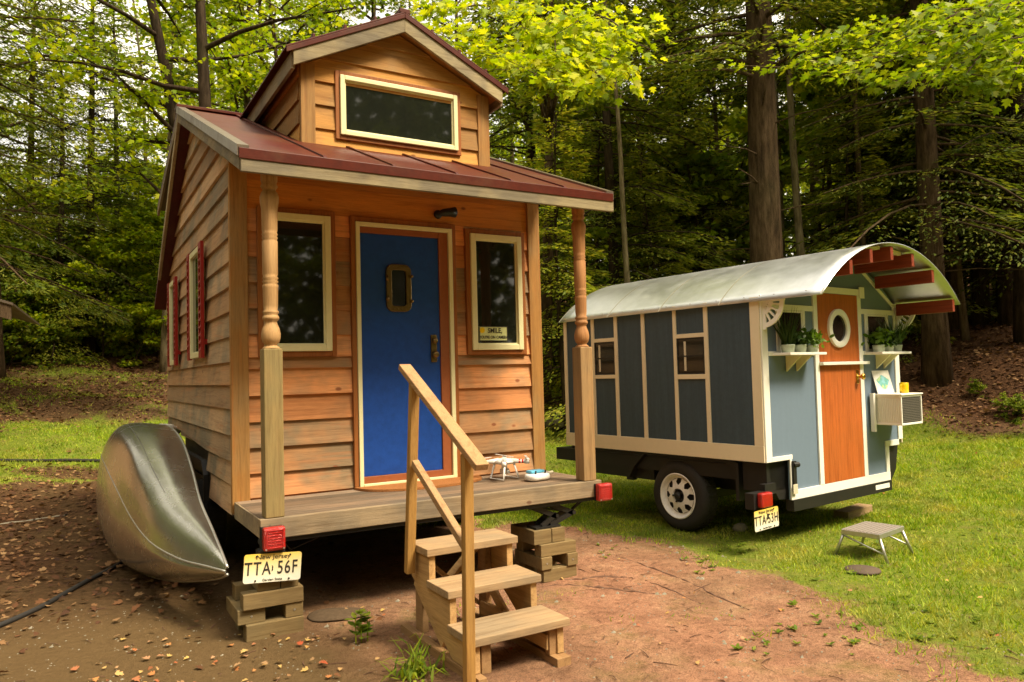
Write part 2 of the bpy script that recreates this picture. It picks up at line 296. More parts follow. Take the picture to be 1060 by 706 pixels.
class MB:
    def __init__(s): s.v = []; s.f = []
    def raw(s, vs_, fs):
        n = len(s.v); s.v += [tuple(v) for v in vs_]; s.f += [tuple(i + n for i in f) for f in fs]; return s
    def box(s, x0, x1, y0, y1, z0, z1, jit=0.0):
        if jit:
            j = lambda: rnd.uniform(-jit, jit)
            z0 += j(); z1 += j(); y0 += j(); x0 += j(); x1 += j()
        v = [(x0, y0, z0), (x1, y0, z0), (x1, y1, z0), (x0, y1, z0), (x0, y0, z1), (x1, y0, z1), (x1, y1, z1), (x0, y1, z1)]
        return s.raw(v, [(0, 3, 2, 1), (4, 5, 6, 7), (0, 1, 5, 4), (1, 2, 6, 5), (2, 3, 7, 6), (3, 0, 4, 7)])
    def bar(s, a, b, w, h, up=(0, 0, 1)):
        a = Vector(a); b = Vector(b); d = (b - a).normalized(); up = Vector(up)
        sd_ = d.cross(up)
        if sd_.length < 1e-4: sd_ = d.cross(Vector((1, 0, 0)))
        sd_.normalize(); u2 = sd_.cross(d).normalized()
        v = []
        for p in (a, b):
            for sx, sy in ((-1, -1), (1, -1), (1, 1), (-1, 1)): v.append(p + sd_ * (w / 2 * sx) + u2 * (h / 2 * sy))
        return s.raw(v, [(0, 1, 2, 3), (7, 6, 5, 4), (0, 4, 5, 1), (1, 5, 6, 2), (2, 6, 7, 3), (3, 7, 4, 0)])
    def prism(s, poly, d0, d1, plane='yz'):
        """poly in the given plane, extruded along the remaining axis between d0 and d1 (values or per-vertex functions)"""
        n = len(poly); f0 = d0 if callable(d0) else (lambda a, b: d0); f1 = d1 if callable(d1) else (lambda a, b: d1)
        mk = {'yz': lambda a, b, d: (d, a, b), 'xz': lambda a, b, d: (a, d, b), 'xy': lambda a, b, d: (a, b, d)}[plane]
        v = [mk(a, b, f0(a, b)) for a, b in poly] + [mk(a, b, f1(a, b)) for a, b in poly]
        return s.raw(v, [tuple(range(n)), tuple(range(2 * n - 1, n - 1, -1))] + [(i, (i + 1) % n, n + (i + 1) % n, n + i)[::-1] for i in range(n)])
    def tube(s, pts, rad, sides=8, cap=True):
        pts = [Vector(p) for p in pts]; n = len(pts)
        if not hasattr(rad, '__len__'): rad = [rad] * n
        base = len(s.v); prev = None
        for i, p in enumerate(pts):
            d = (pts[min(i + 1, n - 1)] - pts[max(i - 1, 0)]).normalized()
            if prev is None:
                a = d.orthogonal().normalized()
            else:
                a = prev - d * prev.dot(d); a = a.normalized() if a.length > 1e-6 else d.orthogonal().normalized()
            prev = a; b = d.cross(a)
            for k in range(sides):
                t = 2 * math.pi * k / sides; s.v.append(tuple(p + (a * math.cos(t) + b * math.sin(t)) * rad[i]))
        for i in range(n - 1):
            for k in range(sides):
                k2 = (k + 1) % sides; s.f.append((base + i * sides + k, base + i * sides + k2, base + (i + 1) * sides + k2, base + (i + 1) * sides + k))
        if cap:
            s.f.append(tuple(base + k for k in range(sides))[::-1]); s.f.append(tuple(base + (n - 1) * sides + k for k in range(sides)))
        return s
    def lathe(s, prof, c=(0, 0, 0), sides=24, axis='Z'):
        base = len(s.v); n = len(prof)
        for r, h in prof:
            for k in range(sides):
                t = 2 * math.pi * k / sides; a, b = r * math.cos(t), r * math.sin(t)
                p = {'Z': (a, b, h), 'X': (h, a, b), 'Y': (a, h, b)}[axis]
                s.v.append((p[0] + c[0], p[1] + c[1], p[2] + c[2]))
        for i in range(n - 1):
            for k in range(sides):
                k2 = (k + 1) % sides; s.f.append((base + i * sides + k, base + i * sides + k2, base + (i + 1) * sides + k2, base + (i + 1) * sides + k))
        s.f.append(tuple(base + k for k in range(sides))[::-1]); s.f.append(tuple(base + (n - 1) * sides + k for k in range(sides)))
        return s
    def frame(s, x0, x1, z0, z1, w, y0, y1):
        """rectangular frame in the XZ plane, members butted"""
        s.box(x0, x0 + w, y0, y1, z0, z1); s.box(x1 - w, x1, y0, y1, z0, z1)
        s.box(x0 + w, x1 - w, y0, y1, z0, z0 + w); s.box(x0 + w, x1 - w, y0, y1, z1 - w, z1); return s
    def build(s, name, mat, parent=None, smooth=False, bevel=0.0, loc=None):
        return link_mesh(name, s.v, s.f, mat, parent, smooth, bevel, loc)
def clip(poly, a, b, c):
    """keep a*x+b*y<=c"""
    out = []
    for i in range(len(poly)):
        p, q = poly[i], poly[(i + 1) % len(poly)]; dp, dq = a * p[0] + b * p[1] - c, a * q[0] + b * q[1] - c
        if dp <= 0: out.append(p)
        if dp * dq < 0:
            t = dp / (dp - dq); out.append((p[0] + t * (q[0] - p[0]), p[1] + t * (q[1] - p[1])))
    return out
def text_mesh(txt, size, mat, parent, origin, xdir, ydir, name='lettering', spacing=1.0, extr=0.0008, xs=1.0, bold=0.0):
    c = bpy.data.curves.new('txt', 'FONT'); c.body = txt; c.size = size; c.align_x = 'CENTER'; c.align_y = 'CENTER'; c.space_character = spacing; c.extrude = extr; c.offset = bold
    o = bpy.data.objects.new('txt', c); COL.objects.link(o); dg = bpy.context.evaluated_depsgraph_get()
    me = bpy.data.meshes.new_from_object(o.evaluated_get(dg)); bpy.data.objects.remove(o)
    xd = Vector(xdir).normalized(); yd = Vector(ydir).normalized(); zd = xd.cross(yd)
    for v in me.vertices: v.co = Vector(origin) + xd * v.co.x * xs + yd * v.co.y + zd * v.co.z
    me.materials.clear(); me.materials.append(mat)
    t = bpy.data.objects.new(name, me); COL.objects.link(t); t.parent = parent; return t

# ------------------------------------------------------------------ terrain
def terr(x, y):
    x = np.asarray(x, float); y = np.asarray(y, float)
    dx = x + 0.9; dy = y + 4.29
    d = np.hypot(dx, dy); az = np.degrees(np.arctan2(dx, dy))
    front = 0.5 + 0.5 * np.cos(np.radians(np.clip(np.abs(az - 30) - 55, 0, 110) * 180 / 110))
    z1 = np.interp(d, [0, 9, 10.5, 13, 16, 20, 24, 35, 60, 120, 400], [0, 0, .12, .36, .85, 1.6, 2.4, 4.2, 7.5, 14, 30])
    z2 = np.interp(d, [0, 9, 10.5, 13, 14.5, 18, 24, 35, 60, 120, 400], [0, 0, .12, .44, .9, 2.0, 3.0, 4.6, 8, 14, 30])
    k = np.clip((az - 30) / 20, 0, 1)
    z = (z1 * (1 - k) + z2 * k) * front
    far = np.clip((d - 7) / 8, 0, 1)
    z = z + far * (0.10 * np.sin(x * 0.9 + 1.3) * np.sin(y * 0.7) + 0.06 * np.sin(x * 2.1 + y * 1.7))
    z = z + 0.012 * np.sin(x * 3.1 + 0.5) * np.sin(y * 2.7 + 1.1) * np.clip((d - 2.5) / 3, 0, 1)
    z = z + np.clip((x - 2.6) / 0.5, 0, 1) * 0.0
    return z
def tz(x, y): return float(terr(x, y))
def at(px, d):
    """ground point on the bearing of a photo column, d metres from the viewpoint"""
    a = YAW + math.atan((px - 530) / 778.65)
    x = CAM.x + math.sin(a) * d; y = CAM.y + math.cos(a) * d
    return x, y, tz(x, y)
def noise2(x, y, seed=0, sc=1.0):
    r_ = np.random.default_rng(seed); z = np.zeros_like(np.asarray(x, float))
    for k in range(6):
        a = r_.uniform(0, 6.28); f = sc * (0.6 + 0.55 * k); p = r_.uniform(0, 6.28)
        z = z + np.sin((x * np.cos(a) + y * np.sin(a)) * f + p) / (1 + 0.35 * k)
    return z / 3.2
def edge_x(y):   # boundary between the bare dirt yard and the right-hand lawn
    return np.interp(y, [-8, -4, -2.4, -1.9, -1.2, 0, .7, 1.4, 2.4, 12], [2.7, 2.6, 2.5, 2.6, 2.88, 3.0, 2.9, 2.55, 2.0, 1.5])
def masks(x, y):
    d = np.hypot(x + 0.9, y + 4.29); az = np.degrees(np.arctan2(x + 0.9, y + 4.29))
    n = noise2(x, y, 3, 1.4); n2 = noise2(x, y, 5, 5.0)
    g_right = np.clip((x - edge_x(y) + 0.25 * n + 0.22 * n2 + .15 * noise2(x, y, 8, 11.0)) / 0.55 + .1, 0, 1)
    # left lawn beyond the litter
    g_left = np.clip((y - 6.6 + 0.5 * n + 0.25 * n2) / 0.5, 0, 1)
    g = np.maximum(g_right, g_left)
    # woods edge
    edge = np.interp(az, [-20, 0, 12, 30, 45, 60, 75, 100], [20.6, 20.6, 19.5, 14, 12.8, 12.6, 12.2, 12])
    wood_ = np.clip((d - edge + 0.7 * n) / 0.9, 0, 1)
    track = np.clip(1.25 - np.abs(d - 18.0 + 0.5 * n + 0.4 * n2) / 2.6, 0, 1) * (az < 26)
    g_left_gap = np.clip(noise2(x, y, 19, 0.9) * 1.3 + noise2(x, y, 23, 3.5) * .6 - .05, 0, 1) * (az < 26) * (d > 11.5)
    g = g * (1 - .8 * g_left_gap) * (1 - wood_) * (1 - np.clip(track * 2.0, 0, 1) * np.clip(0.8 + 0.45 * n2, 0, 1))
    # litter: woods floor and the shaded left yard
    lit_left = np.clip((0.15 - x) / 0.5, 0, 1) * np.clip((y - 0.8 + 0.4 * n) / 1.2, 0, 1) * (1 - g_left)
    lit = np.maximum(np.maximum(wood_, lit_left * (0.75 + 0.4 * n2)), np.clip(track * 1.5, 0, 1) * .75 * (az < 26))
    lit = np.maximum(lit, g_left_gap * .7)
    return np.clip(g, 0, 1), np.clip(lit, 0, 1)
def build_ground():
    n = 520; s = np.linspace(-1, 1, n)
    w = np.sign(s) * (np.abs(s) * 9 + np.abs(s) ** 6 * 390)
    X, Y_ = np.meshgrid(w + 1.0, w + 1.5); Z = terr(X, Y_)
    d = np.hypot(X + .9, Y_ + 4.29)
    g, l = masks(X, Y_)
    Z = Z + 0.004 * noise2(X, Y_, 9, 14) * (1 - g)
    co = np.stack([X, Y_, Z], -1).reshape(-1, 3)
    i = np.arange(n - 1); I, J = np.meshgrid(i, i); a = (J * n + I).ravel()
    F = np.stack([a, a + 1, a + n + 1, a + n], -1)
    me = bpy.data.meshes.new('ground'); me.vertices.add(len(co)); me.vertices.foreach_set('co', co.ravel())
    me.loops.add(F.size); me.loops.foreach_set('vertex_index', F.ravel()); me.polygons.add(len(F)); me.polygons.foreach_set('loop_start', np.arange(len(F)) * 4)
    me.update(); me.validate()
    me.polygons.foreach_set('use_smooth', [True] * len(F))
    at_ = me.color_attributes.new('kind_mask', 'FLOAT_COLOR', 'POINT')
    c = np.zeros((len(co), 4), np.float32); c[:, 0] = g.ravel(); c[:, 1] = l.ravel(); c[:, 3] = 1; at_.data.foreach_set('color', c.ravel())
    m, nt, b, out = newmat('earth')
    tc = N(nt, 'ShaderNodeTexCoord'); ca = N(nt, 'ShaderNodeVertexColor', layer_name='kind_mask'); sp = N(nt, 'ShaderNodeSeparateColor'); nt.links.new(ca.outputs[0], sp.inputs[0])
    def noise(sc, det=6.0, ro=0.65):
        k = N(nt, 'ShaderNodeTexNoise', i_Scale=sc, i_Detail=det, i_Roughness=ro); nt.links.new(tc.outputs['Object'], k.inputs['Vector']); return k.outputs[0]
    nb, nm, nf, nff = noise(0.7), noise(3.5), noise(22, 8, 0.75), noise(120, 4, 0.7)
    dirt = ramp(nt, nm, [(0.3, (0.25, 0.13, 0.082)), (0.5, (0.37, 0.195, 0.125)), (0.7, (0.46, 0.265, 0.17))])
    dirt = mixc(nt, 1.0, dirt, ramp(nt, nb, [(0.36, (0.72, 0.80, 0.74)), (0.6, (1.05, 1, 0.97))]), 'MULTIPLY')
    dirt = mixc(nt, 1.0, dirt, ramp(nt, nf, [(0.32, (0.55, 0.53, 0.5)), (0.5, (1, 1, 1)), (0.7, (1.2, 1.18, 1.12))]), 'MULTIPLY')
    dirt = mixc(nt, 1.0, dirt, ramp(nt, nff, [(0.36, (0.6, 0.58, 0.56)), (0.5, (1, 1, 1)), (0.66, (1.25, 1.22, 1.18))]), 'MULTIPLY')
    dirt = mixc(nt, ramp(nt, noise(1.7, 9, .75), [(0.54, BLK), (0.70, (.65,) * 3)]), dirt, (0.15, 0.13, 0.035))
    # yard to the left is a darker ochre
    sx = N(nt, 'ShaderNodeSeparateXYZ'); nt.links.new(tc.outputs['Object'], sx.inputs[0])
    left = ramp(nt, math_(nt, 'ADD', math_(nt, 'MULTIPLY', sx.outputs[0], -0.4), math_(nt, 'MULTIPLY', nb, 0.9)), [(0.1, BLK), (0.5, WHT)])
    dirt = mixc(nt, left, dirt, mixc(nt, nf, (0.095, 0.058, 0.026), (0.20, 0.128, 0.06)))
    litter = ramp(nt, nf, [(0.3, (0.03, 0.016, 0.009)), (0.5, (0.075, 0.036, 0.018)), (0.66, (0.16, 0.08, 0.04)), (0.8, (0.24, 0.14, 0.08))])
    grass = ramp(nt, nf, [(0.3, (0.08, 0.12, 0.016)), (0.5, (0.15, 0.20, 0.025)), (0.7, (0.26, 0.26, 0.05))])
    grass = mixc(nt, ramp(nt, nm, [(0.5, BLK), (0.72, (0.75,) * 3)]), grass, (0.23, 0.165, 0.06))
    gf = math_(nt, 'ADD', sp.outputs[0], math_(nt, 'MULTIPLY', math_(nt, 'SUBTRACT', nf, 0.5), 0.9))
    gf = ramp(nt, gf, [(0.4, BLK), (0.6, WHT)])
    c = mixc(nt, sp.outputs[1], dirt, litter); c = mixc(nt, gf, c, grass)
    nt.links.new(c, b.inputs['Base Color']); b.inputs['Roughness'].default_value = 0.95; b.inputs['Specular IOR Level'].default_value = 0.08
    bp = N(nt, 'ShaderNodeBump', i_Strength=1.0, i_Distance=0.022)
    nt.links.new(math_(nt, 'ADD', math_(nt, 'ADD', nf, math_(nt, 'MULTIPLY', nff, 0.6)), math_(nt, 'MULTIPLY', nm, 1.5)), bp.inputs['Height']); nt.links.new(bp.outputs[0], b.inputs['Normal'])
    me.materials.append(m); o = bpy.data.objects.new('ground', me); COL.objects.link(o); o['kind'] = 'structure'
build_ground()

# ------------------------------------------------------------------ leaves, many at once
SHAPES = {
    'diamond': [(0, 0), (.45, .5), (1, 0), (.45, -.5)],
    'blade': [(0, -.5), (0, .5), (1, 0)],
    'needle': [(0, -.18), (.35, .5), (1, .06), (.9, -.12), (.3, -.5)],
    'maple': [(0, 0), (.18, .42), (.42, .5), (.40, .24), (.75, .42), (.68, .16), (1, 0), (.68, -.16), (.75, -.42), (.40, -.24), (.42, -.5), (.18, -.42)],
    'oval': [(0, 0), (.25, .4), (.65, .42), (1, 0), (.65, -.42), (.25, -.4)],
}
def leaf_arrays(C, D, Nn, L, W, shape, fold=0.0):
    T = np.array(SHAPES[shape]); k = len(T); n = len(C)
    D = D / np.maximum(np.linalg.norm(D, axis=1, keepdims=True), 1e-9)
    S = np.cross(Nn, D); S /= np.maximum(np.linalg.norm(S, axis=1, keepdims=True), 1e-9)
    U = np.cross(D, S)
    V = C[:, None, :] + D[:, None, :] * (T[None, :, 0:1] * L[:, None, None]) + S[:, None, :] * (T[None, :, 1:2] * W[:, None, None])
    if fold: V += U[:, None, :] * (np.abs(T[None, :, 1:2]) * W[:, None, None] * fold - T[None, :, 0:1] ** 2 * L[:, None, None] * fold * 0.5)
    return V.reshape(-1, 3), k
def mesh_from_leaves(name, chunks, mats):
    """chunks: list of (verts, k, material index)"""
    V = np.concatenate([c[0] for c in chunks]); tot = len(V)
    me = bpy.data.meshes.new(name); me.vertices.add(tot); me.vertices.foreach_set('co', V.ravel().astype(np.float32))
    ks = np.concatenate([np.full(len(c[0]) // c[1], c[1]) for c in chunks]); ls = np.concatenate([[0], np.cumsum(ks)[:-1]])
    mi = np.concatenate([np.full(len(c[0]) // c[1], c[2]) for c in chunks])
    me.loops.add(tot); me.loops.foreach_set('vertex_index', np.arange(tot)); me.polygons.add(len(ks)); me.polygons.foreach_set('loop_start', ls.astype(np.int32))
    me.polygons.foreach_set('material_index', mi.astype(np.int32))
    for m in mats: me.materials.append(m)
    me.update(calc_edges=True); return me
def rv(n, r_=rng): 
    v = r_.normal(size=(n, 3)); return v / np.linalg.norm(v, axis=1, keepdims=True)
def obj_me(name, me, parent=None):
    o = bpy.data.objects.new(name, me); COL.objects.link(o)
    if parent: o.parent = parent
    return o

# ---- trees: each prototype gives (trunk mesh, crown mesh)
def trunk_curve(H, lean, wob, r_, n=12):
    ph = r_.uniform(0, 6.28, 4); pts = []
    for i in range(n):
        t = i / (n - 1); z = H * t - 0.3
        pts.append(Vector((lean[0] * t + wob * math.sin(3 * t + ph[0]) * t + wob * .4 * math.sin(9 * t + ph[1]) * t, lean[1] * t + wob * math.sin(3.4 * t + ph[2]) * t, z)))
    return pts
def pt_on(pts, t):
    f = t * (len(pts) - 1); i = min(int(f), len(pts) - 2); return pts[i].lerp(pts[i + 1], f - i)
def make_conifer(seed, H, R0, tr, bare, nbr, per, mat, bark, dead=14):
    r_ = np.random.default_rng(seed); tp = trunk_curve(H, r_.uniform(-.5, .5, 2), 0.12, r_)
    mb = MB(); mb.tube(tp, [tr * (1.25 if i == 0 else 1 - 0.85 * i / 11) for i in range(12)], 10)
    C, D, Nn, L, W = [], [], [], [], []
    for b in range(nbr):
        t = bare + (1 - bare) * (b + r_.uniform(0, 1)) / nbr; p = pt_on(tp, min(t, .999))
        a = r_.uniform(0, 2 * math.pi); ln = R0 * (1 - t) ** 0.75 * r_.uniform(.55, 1.15) + 0.25
        el = r_.uniform(-.15, .22) + 0.5 * (t - .4); droop = r_.uniform(.12, .32)
        d = Vector((math.cos(a), math.sin(a), el)).normalized(); side = Vector((-math.sin(a), math.cos(a), 0))
        bp_ = [p + d * (ln * s_) - Vector((0, 0, droop * ln * s_ * s_)) for s_ in np.linspace(0, 1, 5)]
        mb.tube(bp_, [0.012 + tr * .10 * (1 - s_) for s_ in np.linspace(0, 1, 5)], 4, False)
        m_ = max(8, int(per * ln / R0 * 3.3))
        s_ = r_.uniform(.12, 1, m_) ** 0.8; wdt = ln * 0.34 * np.sin(np.pi * np.clip(s_ * .9 + .05, 0, 1)) + .06
        q = r_.uniform(-1, 1, m_); base = np.array([list(p)]) + np.outer(s_ * ln, list(d)); base[:, 2] -= droop * ln * s_ ** 2
        c = base + np.outer(q * wdt, list(side)); c[:, 2] -= np.abs(q) * wdt * .28 + r_.uniform(-.04, .07, m_)
        dd = np.array(list(d))[None] * r_.uniform(.4, 1, (m_, 1)) + np.outer(np.sign(q) * r_.uniform(.3, 1, m_), list(side)); dd[:, 2] -= r_.uniform(.1, .5, m_)
        nn = np.array([[0, 0, 1.0]]) + r_.normal(size=(m_, 3)) * .35
        C.append(c); D.append(dd); Nn.append(nn); L.append(r_.uniform(.06, .16, m_)); W.append(r_.uniform(.024, .052, m_))
    for b in range(dead):
        p = pt_on(tp, r_.uniform(.08, max(bare, .12))); a = r_.uniform(0, 6.28); ln = r_.uniform(.4, 1.5)
        d = Vector((math.cos(a), math.sin(a), r_.uniform(-.2, .3)))
        mb.tube([p, p + d * ln * .5 + Vector((0, 0, .05)), p + d * ln], [.018, .012, .005], 4, False)
    ch = leaf_arrays(np.concatenate(C), np.concatenate(D), np.concatenate(Nn), np.concatenate(L), np.concatenate(W), 'needle')
    me = mesh_from_leaves('crown', [(ch[0], ch[1], 0)], [mat])
    tm = bpy.data.meshes.new('trunk'); tm.from_pydata(mb.v, [], mb.f); tm.materials.append(bark); tm.polygons.foreach_set('use_smooth', [True] * len(tm.polygons)); return tm, me
def make_broadleaf(seed, H, R0, tr, bare, nlimb, per, mat, bark, size=.11, shape='maple', flat=.5, stems=1):
    r_ = np.random.default_rng(seed); mb = MB(); C, D, Nn = [], [], []
    for sidx in range(stems):
        lean = r_.uniform(-.6, .6, 2) + (np.array([1.2 * (sidx * 2 - 1), .3]) if stems > 1 else 0)
        tp = trunk_curve(H, lean, .25, r_)
        mb.tube(tp, [tr * (1.3 if i == 0 else 1 - .8 * i / 11) for i in range(12)], 9)
        for b in range(nlimb):
            t = bare + (1 - bare) * (b + r_.uniform(0, 1)) / nlimb; p = pt_on(tp, min(t, .999)); a = r_.uniform(0, 6.28)
            ln = R0 * (.45 + .75 * math.sin(math.pi * min(1, (t - bare) / (1 - bare) * .85 + .12))) * r_.uniform(.6, 1.1)
            el = r_.uniform(.1, .7); d = Vector((math.cos(a), math.sin(a), el)).normalized()
            pts = [p]; dd = d.copy()
            for k in range(4):
                dd = (dd + Vector(r_.normal(size=3) * .18)).normalized(); pts.append(pts[-1] + dd * ln / 4)
            mb.tube(pts, [tr * .34 * (1 - k / 4.6) * (1.1 - t * .6) + .006 for k in range(5)], 5, False)
            for k in range(7):
                tt = r_.uniform(.3, 1.0); q0 = pt_on(pts, min(tt, .999)); sd_ = Vector(r_.normal(size=3)); sd_.z = abs(sd_.z) * .25; sd_.normalize()
                sl = ln * r_.uniform(.2, .5); e_ = q0 + sd_ * sl; mb.tube([q0, q0.lerp(e_, .5) + Vector((0, 0, .04)), e_], [.014, .009, .004], 3, False)
                m_ = int(per * r_.uniform(.6, 1.4)); u = r_.uniform(.15, 1.1, m_)
                c = np.array(list(q0))[None] + np.outer(u, list(e_ - q0)) + r_.normal(size=(m_, 3)) * np.array([.17, .17, .17 * flat]) * (R0 / 2.2) * (.4 + .8 * u[:, None])
                C.append(c); D.append(rv(m_, r_) * np.array([1, 1, .5]) - np.array([0, 0, .35])); Nn.append(rv(m_, r_) * .6 + np.array([0, 0, 1.0]))
    C = np.concatenate(C); n = len(C); L = r_.uniform(.7, 1.25, n) * size
    ch = leaf_arrays(C, np.concatenate(D), np.concatenate(Nn), L, L * r_.uniform(.75, 1.0, n), shape, .15)
    me = mesh_from_leaves('crown', [(ch[0], ch[1], 0)], [mat])
    tm = bpy.data.meshes.new('trunk'); tm.from_pydata(mb.v, [], mb.f); tm.materials.append(bark); tm.polygons.foreach_set('use_smooth', [True] * len(tm.polygons)); return tm, me
def plant(name, proto, x, y, z, rz, s, label, cat, group=None):
    e = empty(name, (x, y, z), rz); e.scale = (s, s, s)
    obj_me('trunk', proto[0], e); obj_me('crown', proto[1], e); tag(e, label, cat, group); return e
P = {}
P['hem1'] = make_conifer(1, 17, 3.1, .18, .11, 160, 95, M['hemlock'], M['bark_dark'])
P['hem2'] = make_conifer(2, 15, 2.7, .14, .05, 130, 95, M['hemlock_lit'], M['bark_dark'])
P['hem3'] = make_conifer(3, 19, 3.4, .22, .17, 165, 100, M['hemlock'], M['bark'])
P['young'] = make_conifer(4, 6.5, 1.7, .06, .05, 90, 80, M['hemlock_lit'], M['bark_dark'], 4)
P['big'] = make_conifer(5, 20, 2.9, .31, .30, 130, 95, M['hemlock'], M['bark'], 24)
P['maple1'] = make_broadleaf(11, 13, 2.9, .17, .30, 20, 42, M['broadleaf'], M['bark'], .13)
P['maple2'] = make_broadleaf(12, 12, 3.0, .15, .22, 20, 42, M['bright'], M['bark'], .13)
P['twin'] = make_broadleaf(13, 12, 2.4, .17, .30, 14, 36, M['bright'], M['bark_dark'], .11, stems=2)
P['pole'] = make_broadleaf(14, 13, 1.8, .10, .60, 12, 36, M['broadleaf'], M['bark_pale'], .12)
P['slim'] = make_broadleaf(24, 14, 2.0, .085, .45, 14, 40, M['broadleaf'], M['bark_mid'], .12)
P['sap'] = make_broadleaf(15, 4.2, 1.35, .03, .15, 14, 30, M['bright'], M['bark'], .11)
P['sap2'] = make_broadleaf(16, 3.6, 1.3, .03, .12, 14, 30, M['broadleaf'], M['bark'], .11)
P['bush'] = make_broadleaf(17, 1.5, .8, .02, .02, 12, 34, M['bright'], M['bark'], .085, 'oval')
P['bush2'] = make_broadleaf(18, 1.3, .85, .02, .02, 12, 34, M['broadleaf'], M['bark'], .085, 'oval')
#TREES
def tree_at(px, d, kind, s, name, label, cat='tree', group=None, rz=None):
    x, y, z = at(px, d); return plant(name, P[kind], x, y, z - 0.05, rnd.uniform(0, 6.28) if rz is None else rz, s, label, cat, group)
tree_at(797, 13.6, 'big', 1.0, 'pine_tree', 'tall thick-trunked brown pine rising straight behind the grey wagon roof')
tree_at(93, 23, 'hem1', .74, 'hemlock_tree', 'dark slender evergreen standing alone on the grassy edge at the far left')
tree_at(212, 14.5, 'twin', 1.0, 'maple_tree', 'forked two-stemmed leafy tree just behind the wooden house roof', rz=2.4)
tree_at(640, 15, 'hem2', .95, 'hemlock_tree', 'soft green evergreen between the wooden house and the wagon')
tree_at(657, 13.2, 'pole', .72, 'young_tree', 'thin pale crooked trunk right behind the turned right porch post')
tree_at(700, 18.5, 'hem3', .8, 'hemlock_tree', 'narrow dark evergreen behind the left end of the wagon roof')
tree_at(838, 15.6, 'pole', .95, 'young_tree', 'thin pale pole-like trunk just right of the big pine')
tree_at(811, 17.6, 'pole', .85, 'young_tree', 'thinner pale trunk half hidden beside the big pine')
tree_at(968, 15.2, 'hem3', .98, 'hemlock_tree', 'broad dark evergreen trunk on the leaf litter beyond the wagon canopy')
tree_at(1016, 18.5, 'hem1', .9, 'hemlock_tree', 'slim dark evergreen trunk on the bank near the right edge')
tree_at(1062, 17, 'hem1', 1.0, 'hemlock_tree', 'dark evergreen trunk cut by the right edge of the view')
tree_at(560, 19, 'hem1', 1.0, 'hemlock_tree', 'dense dark evergreen directly behind the dormer and house')
tree_at(148, 27, 'pole', 1.0, 'young_tree', 'pale grey straight trunk deep in the left woods')
tree_at(168, 21, 'pole', .9, 'maple_tree', 'grey trunk at the rear left corner of the wooden house')
tree_at(-60, 17, 'hem3', 1.0, 'hemlock_tree', 'dark evergreen whose boughs enter from the left edge')
# the wood behind: a row-by-row scatter of individual trees
kinds = ['hem1', 'hem2', 'hem3', 'maple1', 'hem1', 'hem2', 'maple2', 'hem3']
words = {'hem1': 'dark evergreen', 'hem2': 'light green evergreen', 'hem3': 'tall shaded evergreen', 'maple1': 'leafy green hardwood', 'maple2': 'yellow-green hardwood'}
def wood_row(cols, dmin, dmax, kind_list, band):
    for px in cols:
        px += rnd.uniform(-18, 18); d = rnd.uniform(dmin, dmax); k = rnd.choice(kind_list)
        where = 'far left woods' if px < 160 else 'woods behind the wooden house' if px < 560 else 'woods between both homes' if px < 760 else 'woods behind the wagon' if px < 930 else 'woods on the right-hand bank'
        tree_at(px, d, k, rnd.uniform(.75, 1.1), 'forest_tree', '%s in the %s, %s' % (words[k], where, band), 'tree', 'trees of the %s' % where)
wood_row(range(560, 1200, 82), 18, 22, ['hem1', 'hem2', 'hem3', 'maple1'], 'front row')
wood_row(range(545, 1200, 76), 24, 30, ['hem2', 'hem3', 'maple1', 'maple2'], 'middle row')
wood_row(range(500, 1200, 70), 33, 42, ['hem1', 'maple1', 'maple2', 'maple2'], 'back row')
wood_row([-90, -30, 260, 330, 420], 26, 31, ['hem1', 'maple2', 'hem2'], 'front row')
wood_row([-120, -50, 200, 250, 320, 400, 470], 34, 42, ['maple2', 'maple1', 'maple2', 'hem1'], 'middle row')
wood_row([-100, -30, 40, 140, 190, 240, 300, 380, 450], 46, 55, ['maple2', 'maple2', 'hem2'], 'back row')
for px, d, k, s in ((585, 13, 'young', .9), (620, 16, 'young', 1.0), (690, 14.5, 'young', .8), (740, 16.5, 'young', 1.0), (880, 17, 'young', 1.0), (930, 19, 'young', 1.1), (1000, 22, 'young', 1.2), (720, 20, 'young', 1.2), (1040, 20, 'young', 1.1)):
    tree_at(px, d, k, s, 'young_evergreen', 'small bushy young evergreen %s' % ('between the porch post and the wagon' if px < 650 else 'behind the wagon roof' if px < 950 else 'on the right-hand bank'), 'tree', 'young evergreens under the trees ' + ('by the house' if px < 650 else 'behind the wagon' if px < 950 else 'on the bank'))
for i, (px, d, k, s) in enumerate(((20, 22.5, 'sap2', 1.0), (60, 24, 'sap', 1.1), (120, 23.5, 'sap', 1.15), (150, 25, 'sap', 1.2), (165, 28, 'sap', 1.3), (105, 30, 'sap', 1.4), (-20, 23, 'sap2', 1.1), (40, 29, 'sap', 1.3), (75, 33, 'sap', 1.5), (135, 33, 'sap', 1.5), (585, 16, 'sap', 1.1), (612, 14.5, 'sap2', 1.0), (660, 17, 'sap', 1.3), (690, 19, 'sap', 1.6), (730, 17.5, 'sap2', 1.5), (765, 19, 'sap', 1.7), (850, 18.5, 'sap', 1.7), (885, 20, 'sap2', 1.9), (925, 21, 'sap', 1.9), (990, 22, 'sap', 1.8), (1035, 19, 'sap', 1.5), (1060, 23, 'sap', 1.9))):
    tree_at(px, d, k, s, 'sapling', 'bright green leafy sapling %s' % ('in the undergrowth of the left woods' if px < 200 else 'in the woods between house and wagon' if px < 700 else 'high on the right-hand bank'), 'sapling', 'saplings of the left woods' if px < 200 else 'saplings near the wagon')
